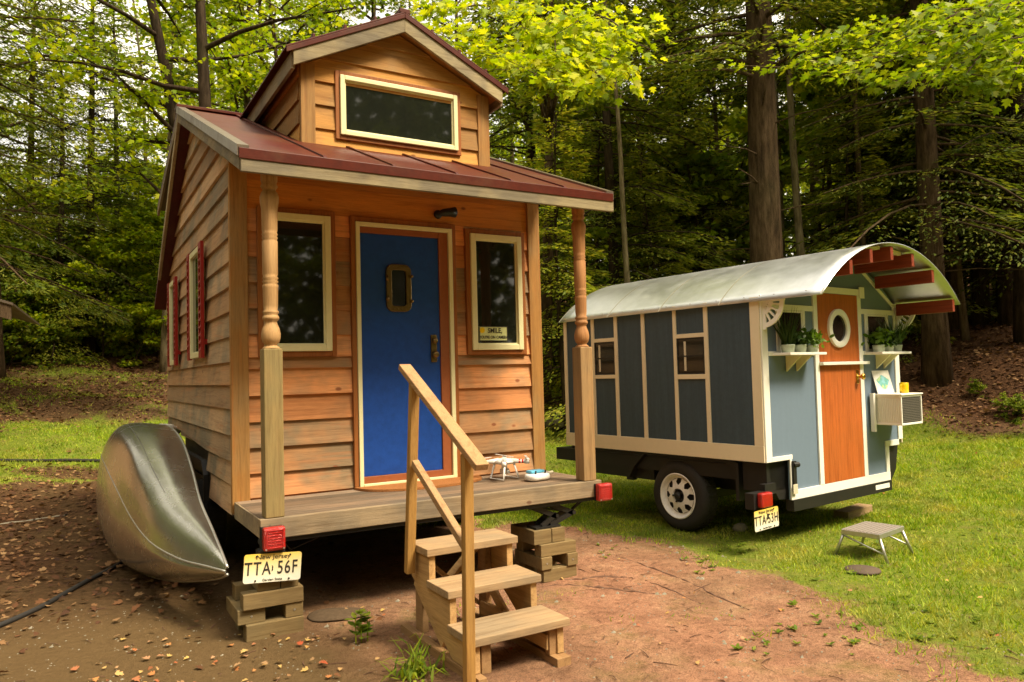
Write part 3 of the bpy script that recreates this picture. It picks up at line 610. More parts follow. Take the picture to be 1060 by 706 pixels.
for i, (px, d, k, s) in enumerate([(2, 22.6, 'sap2', .8), (26, 22.4, 'sap', .8), (44, 23.2, 'sap', .9), (66, 22.6, 'sap', .8), (106, 22.4, 'sap', .85), (120, 23.2, 'sap', 1.0), (136, 22.6, 'sap', .9), (152, 23.4, 'sap', 1.05), (168, 22.6, 'sap', .9), (16, 24.5, 'sap', 1.0), (84, 25, 'sap', 1.1), (110, 26.5, 'sap', 1.3), (140, 26.5, 'sap', 1.4), (125, 30, 'sap', 1.6), (158, 29, 'sap', 1.6)]):
    tree_at(px, d, k, s, 'sapling', 'low bright green sapling in front of the left woods', 'sapling', 'low saplings of the left woods')
for i, (px, d, k, s) in enumerate([(10, 21.5, 'bush2', 1.0), (35, 22.5, 'bush', 1.0), (62, 22, 'bush2', .9), (82, 23.2, 'bush', 1.1), (112, 22.7, 'bush', 1.1), (138, 22.2, 'bush', 1.1), (158, 22.8, 'bush2', 1.2), (172, 21.8, 'bush', 1.1), (-10, 21.8, 'bush', 1.1), (25, 25, 'bush', 1.3), (95, 26, 'bush', 1.4), (145, 27, 'bush', 1.5), (55, 26, 'bush2', 1.4), (125, 29, 'bush', 1.6)]):
    tree_at(px, d, k, s, 'shrub', 'low leafy shrub along the edge of the left woods', 'shrub', 'shrubs along the edge of the left woods')
for i, (px, d, k, s) in enumerate([(1042, 13.6, 'bush2', .26), (1058, 13.4, 'bush2', .3), (1008, 14.6, 'bush2', .24)]):
    tree_at(px, d, k, s, 'shrub', 'small green plant on the leaf litter at the right edge', 'shrub', 'small plants on the right-hand leaf litter')
# woods on the far side of the clearing, behind the viewpoint (the windows mirror them)
for i in range(34):
    a = R(100 + i * 7.2); d = 17 + 5.5 * (i % 3) + (9 if i < 12 else 2); x = CAM.x + math.sin(a) * d; y = CAM.y + math.cos(a) * d
    k = ['hem1', 'maple1', 'hem2', 'hem3', 'maple2'][i % 5]
    plant('forest_tree', P[k], x, y, tz(x, y), i * 1.3, 1.2, 'dark woodland tree across the clearing behind the viewpoint', 'tree', 'trees across the clearing')
for px, d, k in ((250, 19, 'maple2'), (300, 20, 'maple2'), (345, 22, 'hem2'), (400, 21, 'maple1'), (470, 23, 'maple1')):
    tree_at(px, d, k, .95, 'hardwood_tree' if k[0] == 'm' else 'forest_tree', '%s close behind the wooden house' % words[k], 'tree', 'trees close behind the wooden house')
for px, d, k, sc_, lb in ((58, 22.5, 'hem2', .72, 'short feathery evergreen left of the lone slender one'), (126, 25, 'hem1', .66, 'short dark evergreen right of the lone slender one'), (-4, 19.5, 'maple1', .95, 'tall dark-leaved hardwood over the shed eave'), (30, 24, 'hem3', .62, 'bushy dark evergreen above the shed eave'),
    (222, 27, 'maple2', 1.1, 'yellow-green hardwood behind the forked tree'), (262, 25, 'maple1', 1.0, 'leafy hardwood behind the left dormer eave')):
    tree_at(px, d, k, sc_, 'forest_tree', lb, 'tree', 'trees of the left woods')
for px, d, sc_ in ((572, 17, .8), (604, 20, .9), (676, 16, .75), (716, 21, .95), (748, 18, .85), (866, 19, .9), (902, 16.5, .85), (944, 20, .95), (1000, 17.5, .85), (1034, 22, 1.0)):
    tree_at(px, d, 'slim', sc_, 'slim_tree', 'slim mid-brown trunk %s' % ('behind the right porch post' if px < 620 else 'above the left part of the wagon roof' if px < 760 else 'above the wagon canopy' if px < 950 else 'on the right-hand bank'), 'tree', 'slim trunks behind the wagon')
# distant woods as one mass
def distant_woods():
    n = 52000; az = rng.uniform(-22, 88, n); d = rng.uniform(50, 72, n); x = CAM.x + np.sin(np.radians(az)) * d; y = CAM.y + np.cos(np.radians(az)) * d
    top = 11 - 5.5 * (az < 13) + 4 * noise2(az * .35, d * .05, 21, 1.0) + 2 * (az > 22) - 6 * np.exp(-((az - 1) / 4.0) ** 2)
    z = terr(x, y) + rng.uniform(0, 1, n) ** 0.9 * top
    C = np.stack([x, y, z], -1); L = rng.uniform(.45, 1.0, n)
    ch = leaf_arrays(C, rv(n) - np.array([0, 0, .3]), rv(n) * .7 + np.array([0, 0, .8]), L, L * .6, 'maple', .1)
    me = mesh_from_leaves('distant_woods', [(ch[0], ch[1], 0)], [M['broadleaf']]); o = obj_me('distant_woods', me)
    tag(o, 'far mass of green foliage closing the woods behind all the trees', 'woods', kind='stuff')
distant_woods()
def distant_back():
    n = 80000; az = rng.uniform(95, 335, n); d = rng.uniform(34, 44, n); x = CAM.x + np.sin(np.radians(az)) * d; y = CAM.y + np.cos(np.radians(az)) * d
    z = terr(x, y) + rng.uniform(0, 1, n) * 27; L = rng.uniform(.6, 1.2, n)
    ch = leaf_arrays(np.stack([x, y, z], -1), rv(n), rv(n), L, L * .7, 'maple', .1)
    o = obj_me('clearing_woods', mesh_from_leaves('clearing_woods', [(ch[0], ch[1], 0)], [M['hemlock']])); tag(o, 'far mass of dark foliage on the other side of the clearing', 'woods', kind='stuff')
distant_back()

# overhanging maple branches, each from a maple standing out of sight or behind
def maple_branch(root, tips, per, seed, mb, C, D, Nn):
    r_ = np.random.default_rng(seed)
    for tip in tips:
        a = Vector(root); b = Vector(tip); ln = (b - a).length
        pts = [a.lerp(b, t) + Vector((0, 0, .22 * ln * math.sin(math.pi * t) * .5)) + Vector(r_.normal(size=3) * .03) for t in np.linspace(0, 1, 7)]
        mb.tube(pts, [.03 * (1 - t) + .005 for t in np.linspace(0, 1, 7)], 5, False)
        for k in range(11):
            t = r_.uniform(.35, 1.0); q = pt_on(pts, min(t, .999)); sd_ = (b - a).normalized() + Vector((r_.uniform(-1, 1), r_.uniform(-1, 1), r_.uniform(-.12, .08))); sd_.normalize()
            sl = r_.uniform(.25, .65); e_ = q + sd_ * sl; mb.tube([q, e_], [.007, .003], 3, False)
            m_ = int(per); u = r_.uniform(.0, 1.15, m_)
            C.append(np.array(list(q))[None] + np.outer(u, list(e_ - q)) + r_.normal(size=(m_, 3)) * np.array([.11, .11, .03]))
            dv = np.array(list(sd_))[None] + rv(m_, r_) * .8; dv[:, 2] -= .3; D.append(dv); Nn.append(rv(m_, r_) * .45 + np.array([0, 0, 1.0]))
def over_maple(name, base, H, tr, branches, label, seed, size=.145, dens=18):
    e = empty(name, base); bx, by, bz = base; mb = MB(); C, D, Nn = [], [], []; r_ = np.random.default_rng(seed)
    tp = trunk_curve(H, (.3, -.2), .15, r_); mb.tube(tp, [tr * (1.2 - .9 * i / 11) for i in range(12)], 9)
    for i, (t, tips) in enumerate(branches):
        root = pt_on(tp, t); maple_branch(root, [(a - bx, b - by, c - bz) for a, b, c in tips], dens, seed + i, mb, C, D, Nn)
    C = np.concatenate(C); n = len(C); L = r_.uniform(.7, 1.2, n) * size
    ch = leaf_arrays(C, np.concatenate(D), np.concatenate(Nn), L, L * .95, 'maple', .15)
    obj_me('crown', mesh_from_leaves('crown', [(ch[0], ch[1], 0)], [M['maple']]), e)
    mb.build('trunk', M['bark'], e, True); tag(e, label, 'tree')
def sp(px, py, d):
    """world point seen along a photo pixel, d metres out horizontally"""
    a = YAW + math.atan((px - 530) / 778.65); hor = 353 + (30.0) - (px - 530) * 0.0264
    return (CAM.x + math.sin(a) * d, CAM.y + math.cos(a) * d, CAM.z + (hor - py) / math.hypot(778.65, px - 530) * d)
bx, by, bz = at(560, 13.5)
over_maple('maple_tree', (bx, by, bz), 9.5, .11,
    [(.62, [sp(470, 28, 9.5), sp(500, 50, 9), sp(545, 20, 8.5)]), (.60, [sp(560, 75, 8.6), sp(600, 80, 8.3), sp(640, 84, 8.2)]), (.7, [sp(660, 25, 8.4), sp(610, 15, 8.6), sp(585, 45, 9)]), (.75, [sp(450, 5, 9.8), sp(520, -10, 9)]), (.66, [sp(680, 40, 9), sp(655, 62, 8.6)]), (.58, [sp(535, 62, 9.2), sp(575, 60, 8.8)])],
    'maple with bright yellow-green leaves spreading over the dormer roof', 31, .118, 22)
bx, by, bz = at(1120, 13)
over_maple('maple_tree', (bx, by, bz), 9.5, .13,
    [(.50, [sp(1000, 85, 9.5), sp(950, 80, 9.2), sp(1040, 60, 9.5)]), (.52, [sp(900, 66, 9.5), sp(860, 62, 9.6), sp(820, 62, 10)]), (.60, [sp(980, 30, 9), sp(940, 35, 9.2), sp(1045, 20, 9)]), (.55, [sp(1060, 70, 9), sp(1010, 68, 9)]), (.56, [sp(890, 72, 10), sp(930, 84, 9.8), sp(1030, 92, 10)]), (.58, [sp(850, 50, 10), sp(1000, 45, 9.6)])],
    'maple reaching in from the right with flat layers of yellow-green leaves', 47, .10, 22)
#ENDTREES

# ------------------------------------------------------------------ grass and litter
def scatter(n, x0, x1, y0, y1, fn):
    x = rng.uniform(x0, x1, n); y = rng.uniform(y0, y1, n); keep = fn(x, y) > rng.uniform(0, 1, n); return x[keep], y[keep]
def in_view(x, y, lo=-28, hi=88):
    az = np.degrees(np.arctan2(x + .9, y + 4.29)); return (az > lo) & (az < hi)
def grass():
    def gm(x, y):
        g, l = masks(x, y); d = np.hypot(x + .9, y + 4.29)
        cover = np.clip(.8 + .7 * noise2(x, y, 12, 2.3) + .4 * noise2(x, y, 13, 9.0), .12, 1)
        return np.clip(g * 1.25 - .1, 0, 1) *  in_view(x, y) * np.clip(9.0 / np.maximum(d, 1), .12, 1) ** 1.6 * cover
    x, y = scatter(1700000, -9, 17, -5, 15, gm)
    xa, ya = scatter(16000, .4, 4.5, -3, 3, lambda x, y: in_view(x, y) * (masks(x, y)[0] < .9) * (noise2(x, y, 30, 3.0) + .25 * noise2(x, y, 31, 12.0) > .62))
    x = np.concatenate([x, xa]); y = np.concatenate([y, ya])
    xb, yb = scatter(260000, -8, 3.5, 13, 21, lambda x, y: masks(x, y)[0] * .55 * in_view(x, y))
    x = np.concatenate([x, xb]); y = np.concatenate([y, yb])
    n = len(x); z = terr(x, y); d = np.hypot(x + .9, y + 4.29)
    C = np.stack([x, y, z - .004], -1); D = rv(n) * .75 + np.array([0, 0, 1.0]); Nn = rv(n)
    L = rng.uniform(.016, .046, n) * np.clip(1 + .7 * noise2(x, y, 14, 2.6) + .6 * noise2(x, y, 15, 8.0), .4, 2.2) * (1 + d * .02); W = rng.uniform(.003, .0065, n) * (1 + d * .14)
    ch = leaf_arrays(C, D, Nn, L, W, 'blade')
    o = obj_me('grass', mesh_from_leaves('grass', [(ch[0], ch[1], 0)], [M['grass']])); tag(o, 'short patchy lawn grass around the two homes on wheels', 'grass', kind='stuff')
    print('grass blades', n)
grass()
def lawn_weeds():
    chunks = []; x, y = scatter(5200, 1.5, 12, -4, 9, lambda x, y: masks(x, y)[0] * in_view(x, y) * (noise2(x, y, 50, 1.9) > .12) * .8)
    x2, y2 = scatter(1600, .9, 4.0, -3, 1.6, lambda x, y: (noise2(x, y, 51, 3.3) > .45) * .6); x = np.concatenate([x, x2]); y = np.concatenate([y, y2])
    m = len(x); k = 6; X = np.repeat(x, k); Y_ = np.repeat(y, k); a = rng.uniform(0, 6.28, m * k); n = m * k
    C = np.stack([X, Y_, terr(X, Y_) + .006], -1); D = np.stack([np.cos(a), np.sin(a), rng.uniform(.2, .7, n)], -1); L = np.repeat(rng.uniform(.015, .045, m), k) * rng.uniform(.7, 1.2, n)
    ch = leaf_arrays(C, D, np.tile([0, 0, 1.0], (n, 1)) + rv(n) * .3, L, L * .5, 'oval', .2)
    o = obj_me('lawn_weeds', mesh_from_leaves('lawn_weeds', [(ch[0], ch[1], 0)], [M['broadleaf']])); tag(o, 'low broad-leaved weeds dotted through the lawn and dirt edge', 'weeds', kind='stuff')
lawn_weeds()
def litter():
    def lm(x, y):
        g, l = masks(x, y); return l * in_view(x, y) * .9
    x, y = scatter(130000, -9, 22, 0.5, 18, lm)
    x2, y2 = scatter(900, -3.5, 1.2, -2.5, 2.5, lambda x, y: .35 + .5 * (noise2(x, y, 40, 2.2) > .3))
    x = np.concatenate([x, x2]); y = np.concatenate([y, y2]); n = len(x); d = np.hypot(x + .9, y + 4.29)
    C = np.stack([x, y, terr(x, y) + rng.uniform(.003, .03, n)], -1); D = rv(n) * np.array([1, 1, .25]); Nn = rv(n) * .5 + np.array([0, 0, 1.0]); L = rng.uniform(.018, .052, n) * (1 + .06 * d)
    ch = leaf_arrays(C, D, Nn, L, L * .7, 'maple', .2)
    o = obj_me('leaf_litter', mesh_from_leaves('leaf_litter', [(ch[0], ch[1], 0)], [M['litter']])); tag(o, 'brown fallen leaves covering the woods floor and shaded yard', 'leaf litter', kind='stuff')
    # brighter fallen leaves and chips in the yard
    n = 210; x = np.concatenate([rng.normal(-.25, .45, 90), rng.uniform(.9, 3.2, 60), rng.uniform(3, 9, 60)]); y = np.concatenate([rng.normal(-.25, .32, 90), rng.uniform(-3, .4, 60), rng.uniform(-2.5, 5, 60)])
    C = np.stack([x, y, terr(x, y) + np.where(x > 3, .03, .012)], -1); L = rng.uniform(.02, .062, n); L[90:] *= .55; L[:90] *= .85
    ch = leaf_arrays(C, rv(n) * np.array([1, 1, .2]), rv(n) * .35 + np.array([0, 0, 1.0]), L, L * .8, 'maple', .3)
    o = obj_me('fallen_leaves', mesh_from_leaves('fallen_leaves', [(ch[0], ch[1], 0)], [M['pinkleaf']])); tag(o, 'pale pink and yellow leaves dropped on the dirt in front of the house', 'fallen leaves', kind='stuff')
    n = 3800; x = rng.uniform(-2, 3.4, n); y = rng.uniform(-3.2, 1.2, n); mb = MB()
    for i in range(n):
        s = rng.uniform(.002, .007) if i % 30 else rng.uniform(.008, .018); a, b = rng.uniform(.6, 1.4, 2); zz = tz(x[i], y[i])
        mb.raw([(x[i] + s * a, y[i], zz), (x[i], y[i] + s * b, zz), (x[i] - s * b, y[i], zz), (x[i], y[i] - s * a, zz), (x[i] + s * .2, y[i], zz + s * .8)], [(0, 1, 4), (1, 2, 4), (2, 3, 4), (3, 0, 4)])
    tw_ = MB()
    for i in range(420):
        x0, y0 = (rng.uniform(-2.4, .7), rng.uniform(-1.8, 5)) if i % 2 else (rng.uniform(.8, 3.4), rng.uniform(-3, 1.5)); a = rng.uniform(0, 6.28); l = rng.uniform(.02, .10) * (2 if i % 30 == 0 else 1); m1 = (x0 + math.cos(a) * l * .5 + rng.normal() * .006, y0 + math.sin(a) * l * .5)
        x1, y1 = x0 + math.cos(a) * l, y0 + math.sin(a) * l; r0 = rng.uniform(.0012, .0032)
        tw_.tube([(x0, y0, tz(x0, y0) + .004), (m1[0], m1[1], tz(*m1) + .007), (x1, y1, tz(x1, y1) + .004)], [r0, r0 * .9, r0 * .5], 4)
    o = tw_.build('twigs', M['root']); tag(o, 'tiny broken twigs strewn over the bare dirt', 'twigs', kind='stuff')
    o = mb.build('gravel', M['rock']); tag(o, 'scattered little stones on the bare dirt', 'gravel', kind='stuff')
litter()

# ------------------------------------------------------------------ the wooden house on its trailer
W = 2.33; P0 = .772; YR = 2.5; YB = 4.46
RS = .405; RZ = 2.572
def roof_front(y): return RZ + RS * (y + .1)     # underside line of the front slope
def roof_rear(y): return 3.712 - .685 * (y - YR)
H = empty('tiny_house', (0, 0, 0)); tag(H, 'small cedar-sided house on a trailer with blue door, porch and maroon metal roof', 'tiny house')
def chassis():
    mb = MB(); 
    for x in (.14, 2.12): mb.box(x, x + .07, .35, 4.6, .42, .51)
    for y in (.9, 1.9, 2.9, 3.9, 4.5): mb.box(.21, 2.12, y, y + .06, .43, .51)
    mb.box(.0, W + .0, .02, .07, .498, .522)
    mb.build('chassis', M['black'], H)
    MB().box(.03, 2.3, P0 + .03, YB - .03, .512, .64).build('floor', M['black'], H)
chassis()
def deck():
    mb = MB(); ny = 6; wy = (P0 - .04 + .0) / ny
    for i in range(ny): mb.box(.012, W - .012, .042 + i * wy, .042 + (i + 1) * wy - .005, .607, .633)
    mb.build('deck_boards', M['deck'], H, bevel=.003)
    mb = MB(); mb.box(0, W, 0, .04, .524, .636); mb.box(0, .011, .041, P0 - .02, .53, .634); mb.box(W - .011, W, .041, P0 - .02, .53, .634)
    mb.build('deck_rim', M['deck_rim'], H, bevel=.004)
deck()
def walls():
    # solid core
    mb = MB(); poly = [(P0 + .02, .56), (YB - .02, .95), (YB - .02, roof_rear(YB) - .08), (YR, 3.66), (P0 + .02, roof_front(P0 + .02) - .02)]
    poly = [(P0 + .02, .56), (1.77, .56), (1.77, .90), (3.5, .90), (3.5, .97), (YB - .02, .97), (YB - .02, roof_rear(YB) - .08), (YR, 3.60), (P0 + .02, roof_front(P0 + .02) - .02)]
    mb.prism(poly, .016, 2.33, 'yz'); mb.build('wall_core', M['siding_left'], H)
    # left wall lap boards
    for sgn, xo in ((-1, .016), (1, 2.33)):
        mb = MB(); z = .545; n = 0
        edges = [.545, .735, .885, 1.05, 1.22, 1.375, 1.525]
        while edges[-1] < 3.7: edges.append(edges[-1] + .163)
        for a, b in zip(edges[:-1], edges[1:]):
            y0 = P0 + .028
            if b <= .75: segs = [(y0, 1.70)]
            elif b <= .9: segs = [(y0, 1.82)]
            elif b <= 1.06: segs = [(y0, YB)]
            else: segs = [(y0, YB)]
            if a > 1.5 and a < 3.2 and n % 2 == 0: segs = [(y0, 2.9 + .4 * math.sin(n)), (2.903 + .4 * math.sin(n), YB)]
            for s0, s1 in segs:
                poly = [(s0, a), (s1, a), (s1, b + .012), (s0, b + .012)]
                if a == .885: poly = [(s0, a), (1.8, a), (3.5, .955), (s1, .955), (s1, b + .012), (s0, b + .012)]
                poly = clip(poly, -RS, 1, RZ + .1 * RS - .004); poly = clip(poly, .685, 1, 3.712 + .685 * YR - .075)
                if len(poly) < 3: continue
                off = lambda y, zz, a=a, b=b: xo + sgn * (.004 + .020 * (1 - (zz - a) / (b - a)))
                if sgn < 0: mb.prism(poly, off, lambda y, zz: xo + .0, 'yz')
                else: mb.prism(poly, lambda y, zz: xo - .0, off, 'yz')
            n += 1
        mb.build('side_siding' if sgn < 0 else 'side_siding', M['siding_left'], H, bevel=0)
    # front wall boards around the openings
    opens = [(.17, .67, 1.55, 2.53), (.79, 1.60, .6, 2.53), (1.69, 2.20, 1.55, 2.51)]
    def courses(edges, thick, mat, name, xr=(.10, 2.26)):
        cols = {}
        for a, b in zip(edges[:-1], edges[1:]):
            cuts = [xr]
            for (o0, o1, z0, z1) in opens:
                if b - .02 > z0 and a + .02 < z1:
                    nx = []
                    for (c0, c1) in cuts:
                        if o0 > c0 and o0 < c1: nx.append((c0, o0))
                        if o1 < c1 and o1 > c0: nx.append((o1, c1))
                        if o1 <= c0 or o0 >= c1: nx.append((c0, c1))
                    cuts = nx
            for c0, c1 in cuts:
                t0 = thick * rnd.uniform(.85, 1.15)
                cols.setdefault(round(c0, 2), MB()).prism([(c0 + .001, a), (c1 - .001, a), (c1 - .001, b + .008), (c0 + .001, b + .008)], lambda x, z: P0 + .02 - .004 - t0 * (1 - (z - a) / (b - a)), lambda x, z: P0 + .021, 'xz')
        for mb in cols.values(): mb.build(name, mat, H)
    courses([.60, .645, .80, .965, 1.13, 1.30, 1.475, 1.55], .022, M['siding_front'], 'front_siding')
    courses([1.55, 1.70, 1.87, 2.04, 2.21, 2.38, 2.53], .016, M['siding_front'], 'front_siding')
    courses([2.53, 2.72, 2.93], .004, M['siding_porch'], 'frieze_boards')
    mb = MB(); mb.box(.012 - .022, .10, P0 - .012, P0 + .015, .56, 2.93); mb.box(-.010, .012, P0 + .0155, P0 + .04, .56, 2.93)
    mb.build('corner_board', M['trim_wood'], H, bevel=.003); mb = MB(); mb.box(2.25, 2.357, P0 - .012, P0 + .015, .56, 2.93); mb.box(2.335, 2.357, P0 + .0155, P0 + .05, .56, 2.93); mb.build('corner_board', M['trim_wood'], H, bevel=.003)
walls()
def window(x0, x1, z0, z1, y, cas, fw, parent, sill=True, cream_name='frame'):
    f = MB().frame(x0, x1, z0, z1, cas, y - .018, y + .02).build('window', M['casing'], parent, bevel=.003)
    a, b, c, d = x0 + cas, x1 - cas, z0 + cas, z1 - cas
    MB().frame(a + .001, b - .001, c + .001, d - .001, fw, y - .034, y + .02).build('frame', M['cream'], f, bevel=.004)
    MB().frame(a + fw, b - fw, c + fw, d - fw, .012, y - .018, y + .02).build('sash', M['cream'], f, bevel=.002)
    MB().box(a + fw + .012, b - fw - .012, y - .006, y + .012, c + fw + .012, d - fw - .012).build('pane', M['glass'], f)
    return f
window(.16, .68, 1.55, 2.545, P0 - .006, .035, .042, H)
window(1.685, 2.205, 1.55, 2.51, P0 - .006, .035, .042, H)
# door
def door():
    y = P0 - .006
    MB().box(.79, .822, y - .018, y + .02, .637, 2.53).box(1.568, 1.60, y - .018, y + .02, .637, 2.53).box(.822, 1.568, y - .018, y + .02, 2.494, 2.53).build('door_casing', M['casing'], H, bevel=.003)
    MB().box(.823, .852, y - .030, y + .02, .637, 2.492).box(1.535, 1.567, y - .030, y + .02, .637, 2.492).box(.852, 1.535, y - .030, y + .02, 2.462, 2.492).box(.852, 1.535, y - .034, y + .02, .637, .665).build('door_frame', M['cream'], H, bevel=.003)
    MB().box(1.462, 1.534, y - .012, y + .02, .665, 2.461).box(.853, 1.461, y - .012, y + .02, 2.418, 2.461).box(.853, 1.461, y - .018, y + .02, .666, .712).build('door_jamb', M['jamb'], H, bevel=.002)
    d = MB().box(.853, 1.460, y + .0, y + .02, .714, 2.416).build('door', M['blue_door'], H)
    # bronze port window with rounded corners
    def rr(x0, x1, z0, z1, r, n=6):
        out = []
        for cx, cz, a0 in ((x1 - r, z1 - r, 0), (x0 + r, z1 - r, 90), (x0 + r, z0 + r, 180), (x1 - r, z0 + r, 270)):
            for k in range(n + 1): a = R(a0 + 90 * k / n); out.append((cx + r * math.cos(a), cz + r * math.sin(a)))
        return out
    mb = MB(); o_ = rr(1.045, 1.235, 1.865, 2.205, .05); i_ = rr(1.085, 1.195, 1.905, 2.165, .02); n = len(o_)
    v = [(x, y - .022, z) for x, z in o_] + [(x, y - .022, z) for x, z in i_] + [(x, y + .001, z) for x, z in o_] + [(x, y + .001, z) for x, z in i_]
    f = []
    for k in range(n):
        k2 = (k + 1) % n; f += [(k, k2, n + k2, n + k), (2 * n + k, 2 * n + k2, k2, k), (n + k, n + k2, 3 * n + k2, 3 * n + k)]
    p = mb.raw(v, f).build('port_window', M['bronze'], d, bevel=.003)
    MB().prism(rr(1.08, 1.20, 1.90, 2.17, .02), y - .006, y - .001, 'xz').build('pane', M['glass_small'], d)
    mb = MB()
    for z in (2.10, 1.955): mb.tube([(1.048, y - .03, z - .02), (1.048, y - .03, z + .02)], .012, 8)
    for z in (2.12, 1.94): mb.tube([(1.232, y - .02, z), (1.232, y - .045, z)], .011, 8)
    for k in range(6): mb.tube([(1.065 + .03 * k, y - .022, 2.185), (1.065 + .03 * k, y - .026, 2.185)], .005, 6).tube([(1.065 + .03 * k, y - .022, 1.885), (1.065 + .03 * k, y - .026, 1.885)], .005, 6)
    mb.build('port_hinges', M['bronze'], d, True)
    h = MB().box(1.385, 1.432, y - .012, y - .0, 1.50, 1.70).build('lock_plate', M['bronze'], d, bevel=.004)
    MB().lathe([(.02, -.03), (.022, -.02), (.012, -.01), (.012, 0)], (1.408, y - .012, 1.655), 14, 'Y').lathe([(.010, -.045), (.024, -.038), (.027, -.025), (.012, -.012), (.012, 0)], (1.408, y - .012, 1.555), 14, 'Y').build('door_knob', M['bronze'], d, True)
door()
# porch lamp under the eave
lm = MB(); lm.lathe([(.004, 0), (.030, .004), (.034, .02), (.02, .03)], (1.47, P0 - .02, 2.60), 12, 'Y'); lm.tube([(1.47, P0 - .02, 2.60), (1.49, P0 - .10, 2.595)], .008, 8)
lm.tube([(1.42, P0 - .12, 2.575), (1.46, P0 - .115, 2.590), (1.52, P0 - .105, 2.600), (1.56, P0 - .10, 2.605)], [.012, .028, .032, .040], 12)
lm.build('porch_light', M['black'], H, True)
# porch posts: square below, turned above
def post(x, y, mat_sq, mat_t, zt):
    a = .052
    q = MB().box(x - a, x + a, y - a, y + a, .637, 1.575).build('porch_post', mat_sq, H, bevel=.006)
    pr = [(.050, 1.575), (.046, 1.583), (.034, 1.592), (.034, 1.60), (.046, 1.612), (.052, 1.635), (.053, 1.66), (.047, 1.69), (.036, 1.715), (.034, 1.73), (.044, 1.74), (.047, 1.75), (.043, 1.76), (.037, 1.768), (.044, 1.778), (.044, 1.786), (.037, 1.795),
          (.040, 1.82), (.042, 1.92), (.044, 1.935), (.037, 1.945), (.045, 1.955), (.037, 1.965), (.045, 1.975), (.038, 1.985), (.042, 2.0), (.043, 2.185), (.038, 2.195), (.045, 2.205), (.038, 2.215), (.045, 2.225), (.039, 2.235), (.043, 2.25), (.045, 2.37), (.052, 2.41), (.053, 2.44), (.045, 2.465), (.036, 2.475), (.038, 2.485), (.048, 2.50), (.040, 2.515), (.046, 2.53), (.047, zt)]
    MB().lathe(pr, (x, y, 0), 22).build('turned_shaft', mat_t, q, True)
post(.082, .058, M['pt_z'], M['pt_turned'], 2.60); post(2.238, .058, M['post_tan'], M['post_red'], 2.60)
# roof
def roof():
    yE = -.115; x0, x1 = -.105, 2.41
    def slab(ya, yb, fz, thick, xa, xb): return [(ya, fz(ya)), (yb, fz(yb)), (yb, fz(yb) + thick), (ya, fz(ya) + thick)]
    top = .065
    # decking
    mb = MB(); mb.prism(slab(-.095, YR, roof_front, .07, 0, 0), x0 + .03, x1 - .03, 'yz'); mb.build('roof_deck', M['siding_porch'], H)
    # metal front slope and its drip edge
    mb = MB(); mb.prism([(yE, roof_front(yE) + .078), (YR, roof_front(YR) + .078), (YR, roof_front(YR) + .09), (yE, roof_front(yE) + .09)], x0 - .01, x1 + .01, 'yz')
    mb.box(x0 - .01, x1 + .01, yE - .006, yE - .0005, roof_front(yE) + .03, roof_front(yE) + .089)
    for x in (.36, .78, 1.20, 1.60, 2.02):
        mb.prism([(yE, roof_front(yE) + .0905), (YR, roof_front(YR) + .0905), (YR, roof_front(YR) + .109), (yE + .02, roof_front(yE) + .109)], x - .012, x + .012, 'yz')
    mb.box(x0 - .02, x1 + .02, YR - .07, YR + .07, roof_front(YR) + .078, roof_front(YR) + .102)
    r = mb.build('roof', M['roof'], H, bevel=.003)
    # metal rake trim
    mb = MB()
    for xa, xb in ((x0 - .018, x0 + .045), (x1 - .045, x1 + .018)):
        mb.prism([(yE, roof_front(yE) + .0915), (YR, roof_front(YR) + .0915), (YR, roof_front(YR) + .106), (yE, roof_front(yE) + .106)], xa, xb, 'yz')
        xo = xa if xa < 0 else xb - .006
        mb.prism([(yE, roof_front(yE) + .045), (YR, roof_front(YR) + .045), (YR, roof_front(YR) + .091), (yE, roof_front(yE) + .091)], xo, xo + .006, 'yz')
        mb.build('rake_trim', M['rake_metal'], H); mb = MB()

    # rear slope, steeper, and the shed roof of the rear loft
    mb = MB(); mb.prism([(YR + .01, 3.640), (4.62, roof_rear(4.62) - .07), (4.62, roof_rear(4.62) + .003), (YR + .01, 3.712)], x0, x1, 'yz'); mb.build('rear_roof', M['roof'], H)
    mb = MB(); mb.prism([(YR + .08, 3.665), (4.25, 3.195), (4.25, 3.25), (YR + .08, 3.72)], x0 - .0, x1, 'yz'); mb.build('rear_loft_roof', M['roof'], H)
    MB().prism([(YR + .14, 3.60), (4.16, 2.56), (4.16, 3.20), (YR + .14, 3.64)], .20, 2.1, 'yz').build('rear_loft_wall', M['siding_left'], H)
    # fascias
    MB().box(-.104, 2.425, -.115, -.088, 2.527, 2.618).build('front_fascia', M['fascia'], H, bevel=.003)
    mb = MB()
    for xa in (-.108, 2.392):
        mb.prism([(-.087, roof_front(-.087) - .038), (YR, roof_front(YR) - .036), (YR, roof_front(YR) + .052), (-.087, roof_front(-.087) + .05)], xa, xa + .026, 'yz')
        mb.prism([(YR + .001, roof_rear(YR) - .09), (4.20, roof_rear(4.20) - .09), (4.20, roof_rear(4.20) - .005), (YR + .001, roof_rear(YR) - .005)], xa, xa + .026, 'yz')
        mb.build('rake_board', M['fascia_y'], H, bevel=.003); mb = MB()
    mb.prism([(YR + .1, 3.60), (4.25, 3.135), (4.25, 3.194), (YR + .1, 3.658)], -.108, -.086, 'yz')
    mb.build('loft_rake_board', M['fascia_y'], H, bevel=.003)
    # header beam and soffit of the porch
    mb = MB(); mb.box(-.02, 2.36, .01, .10, 2.60, 2.66); 
    mb.build('porch_header', M['siding_porch'], H)
roof()
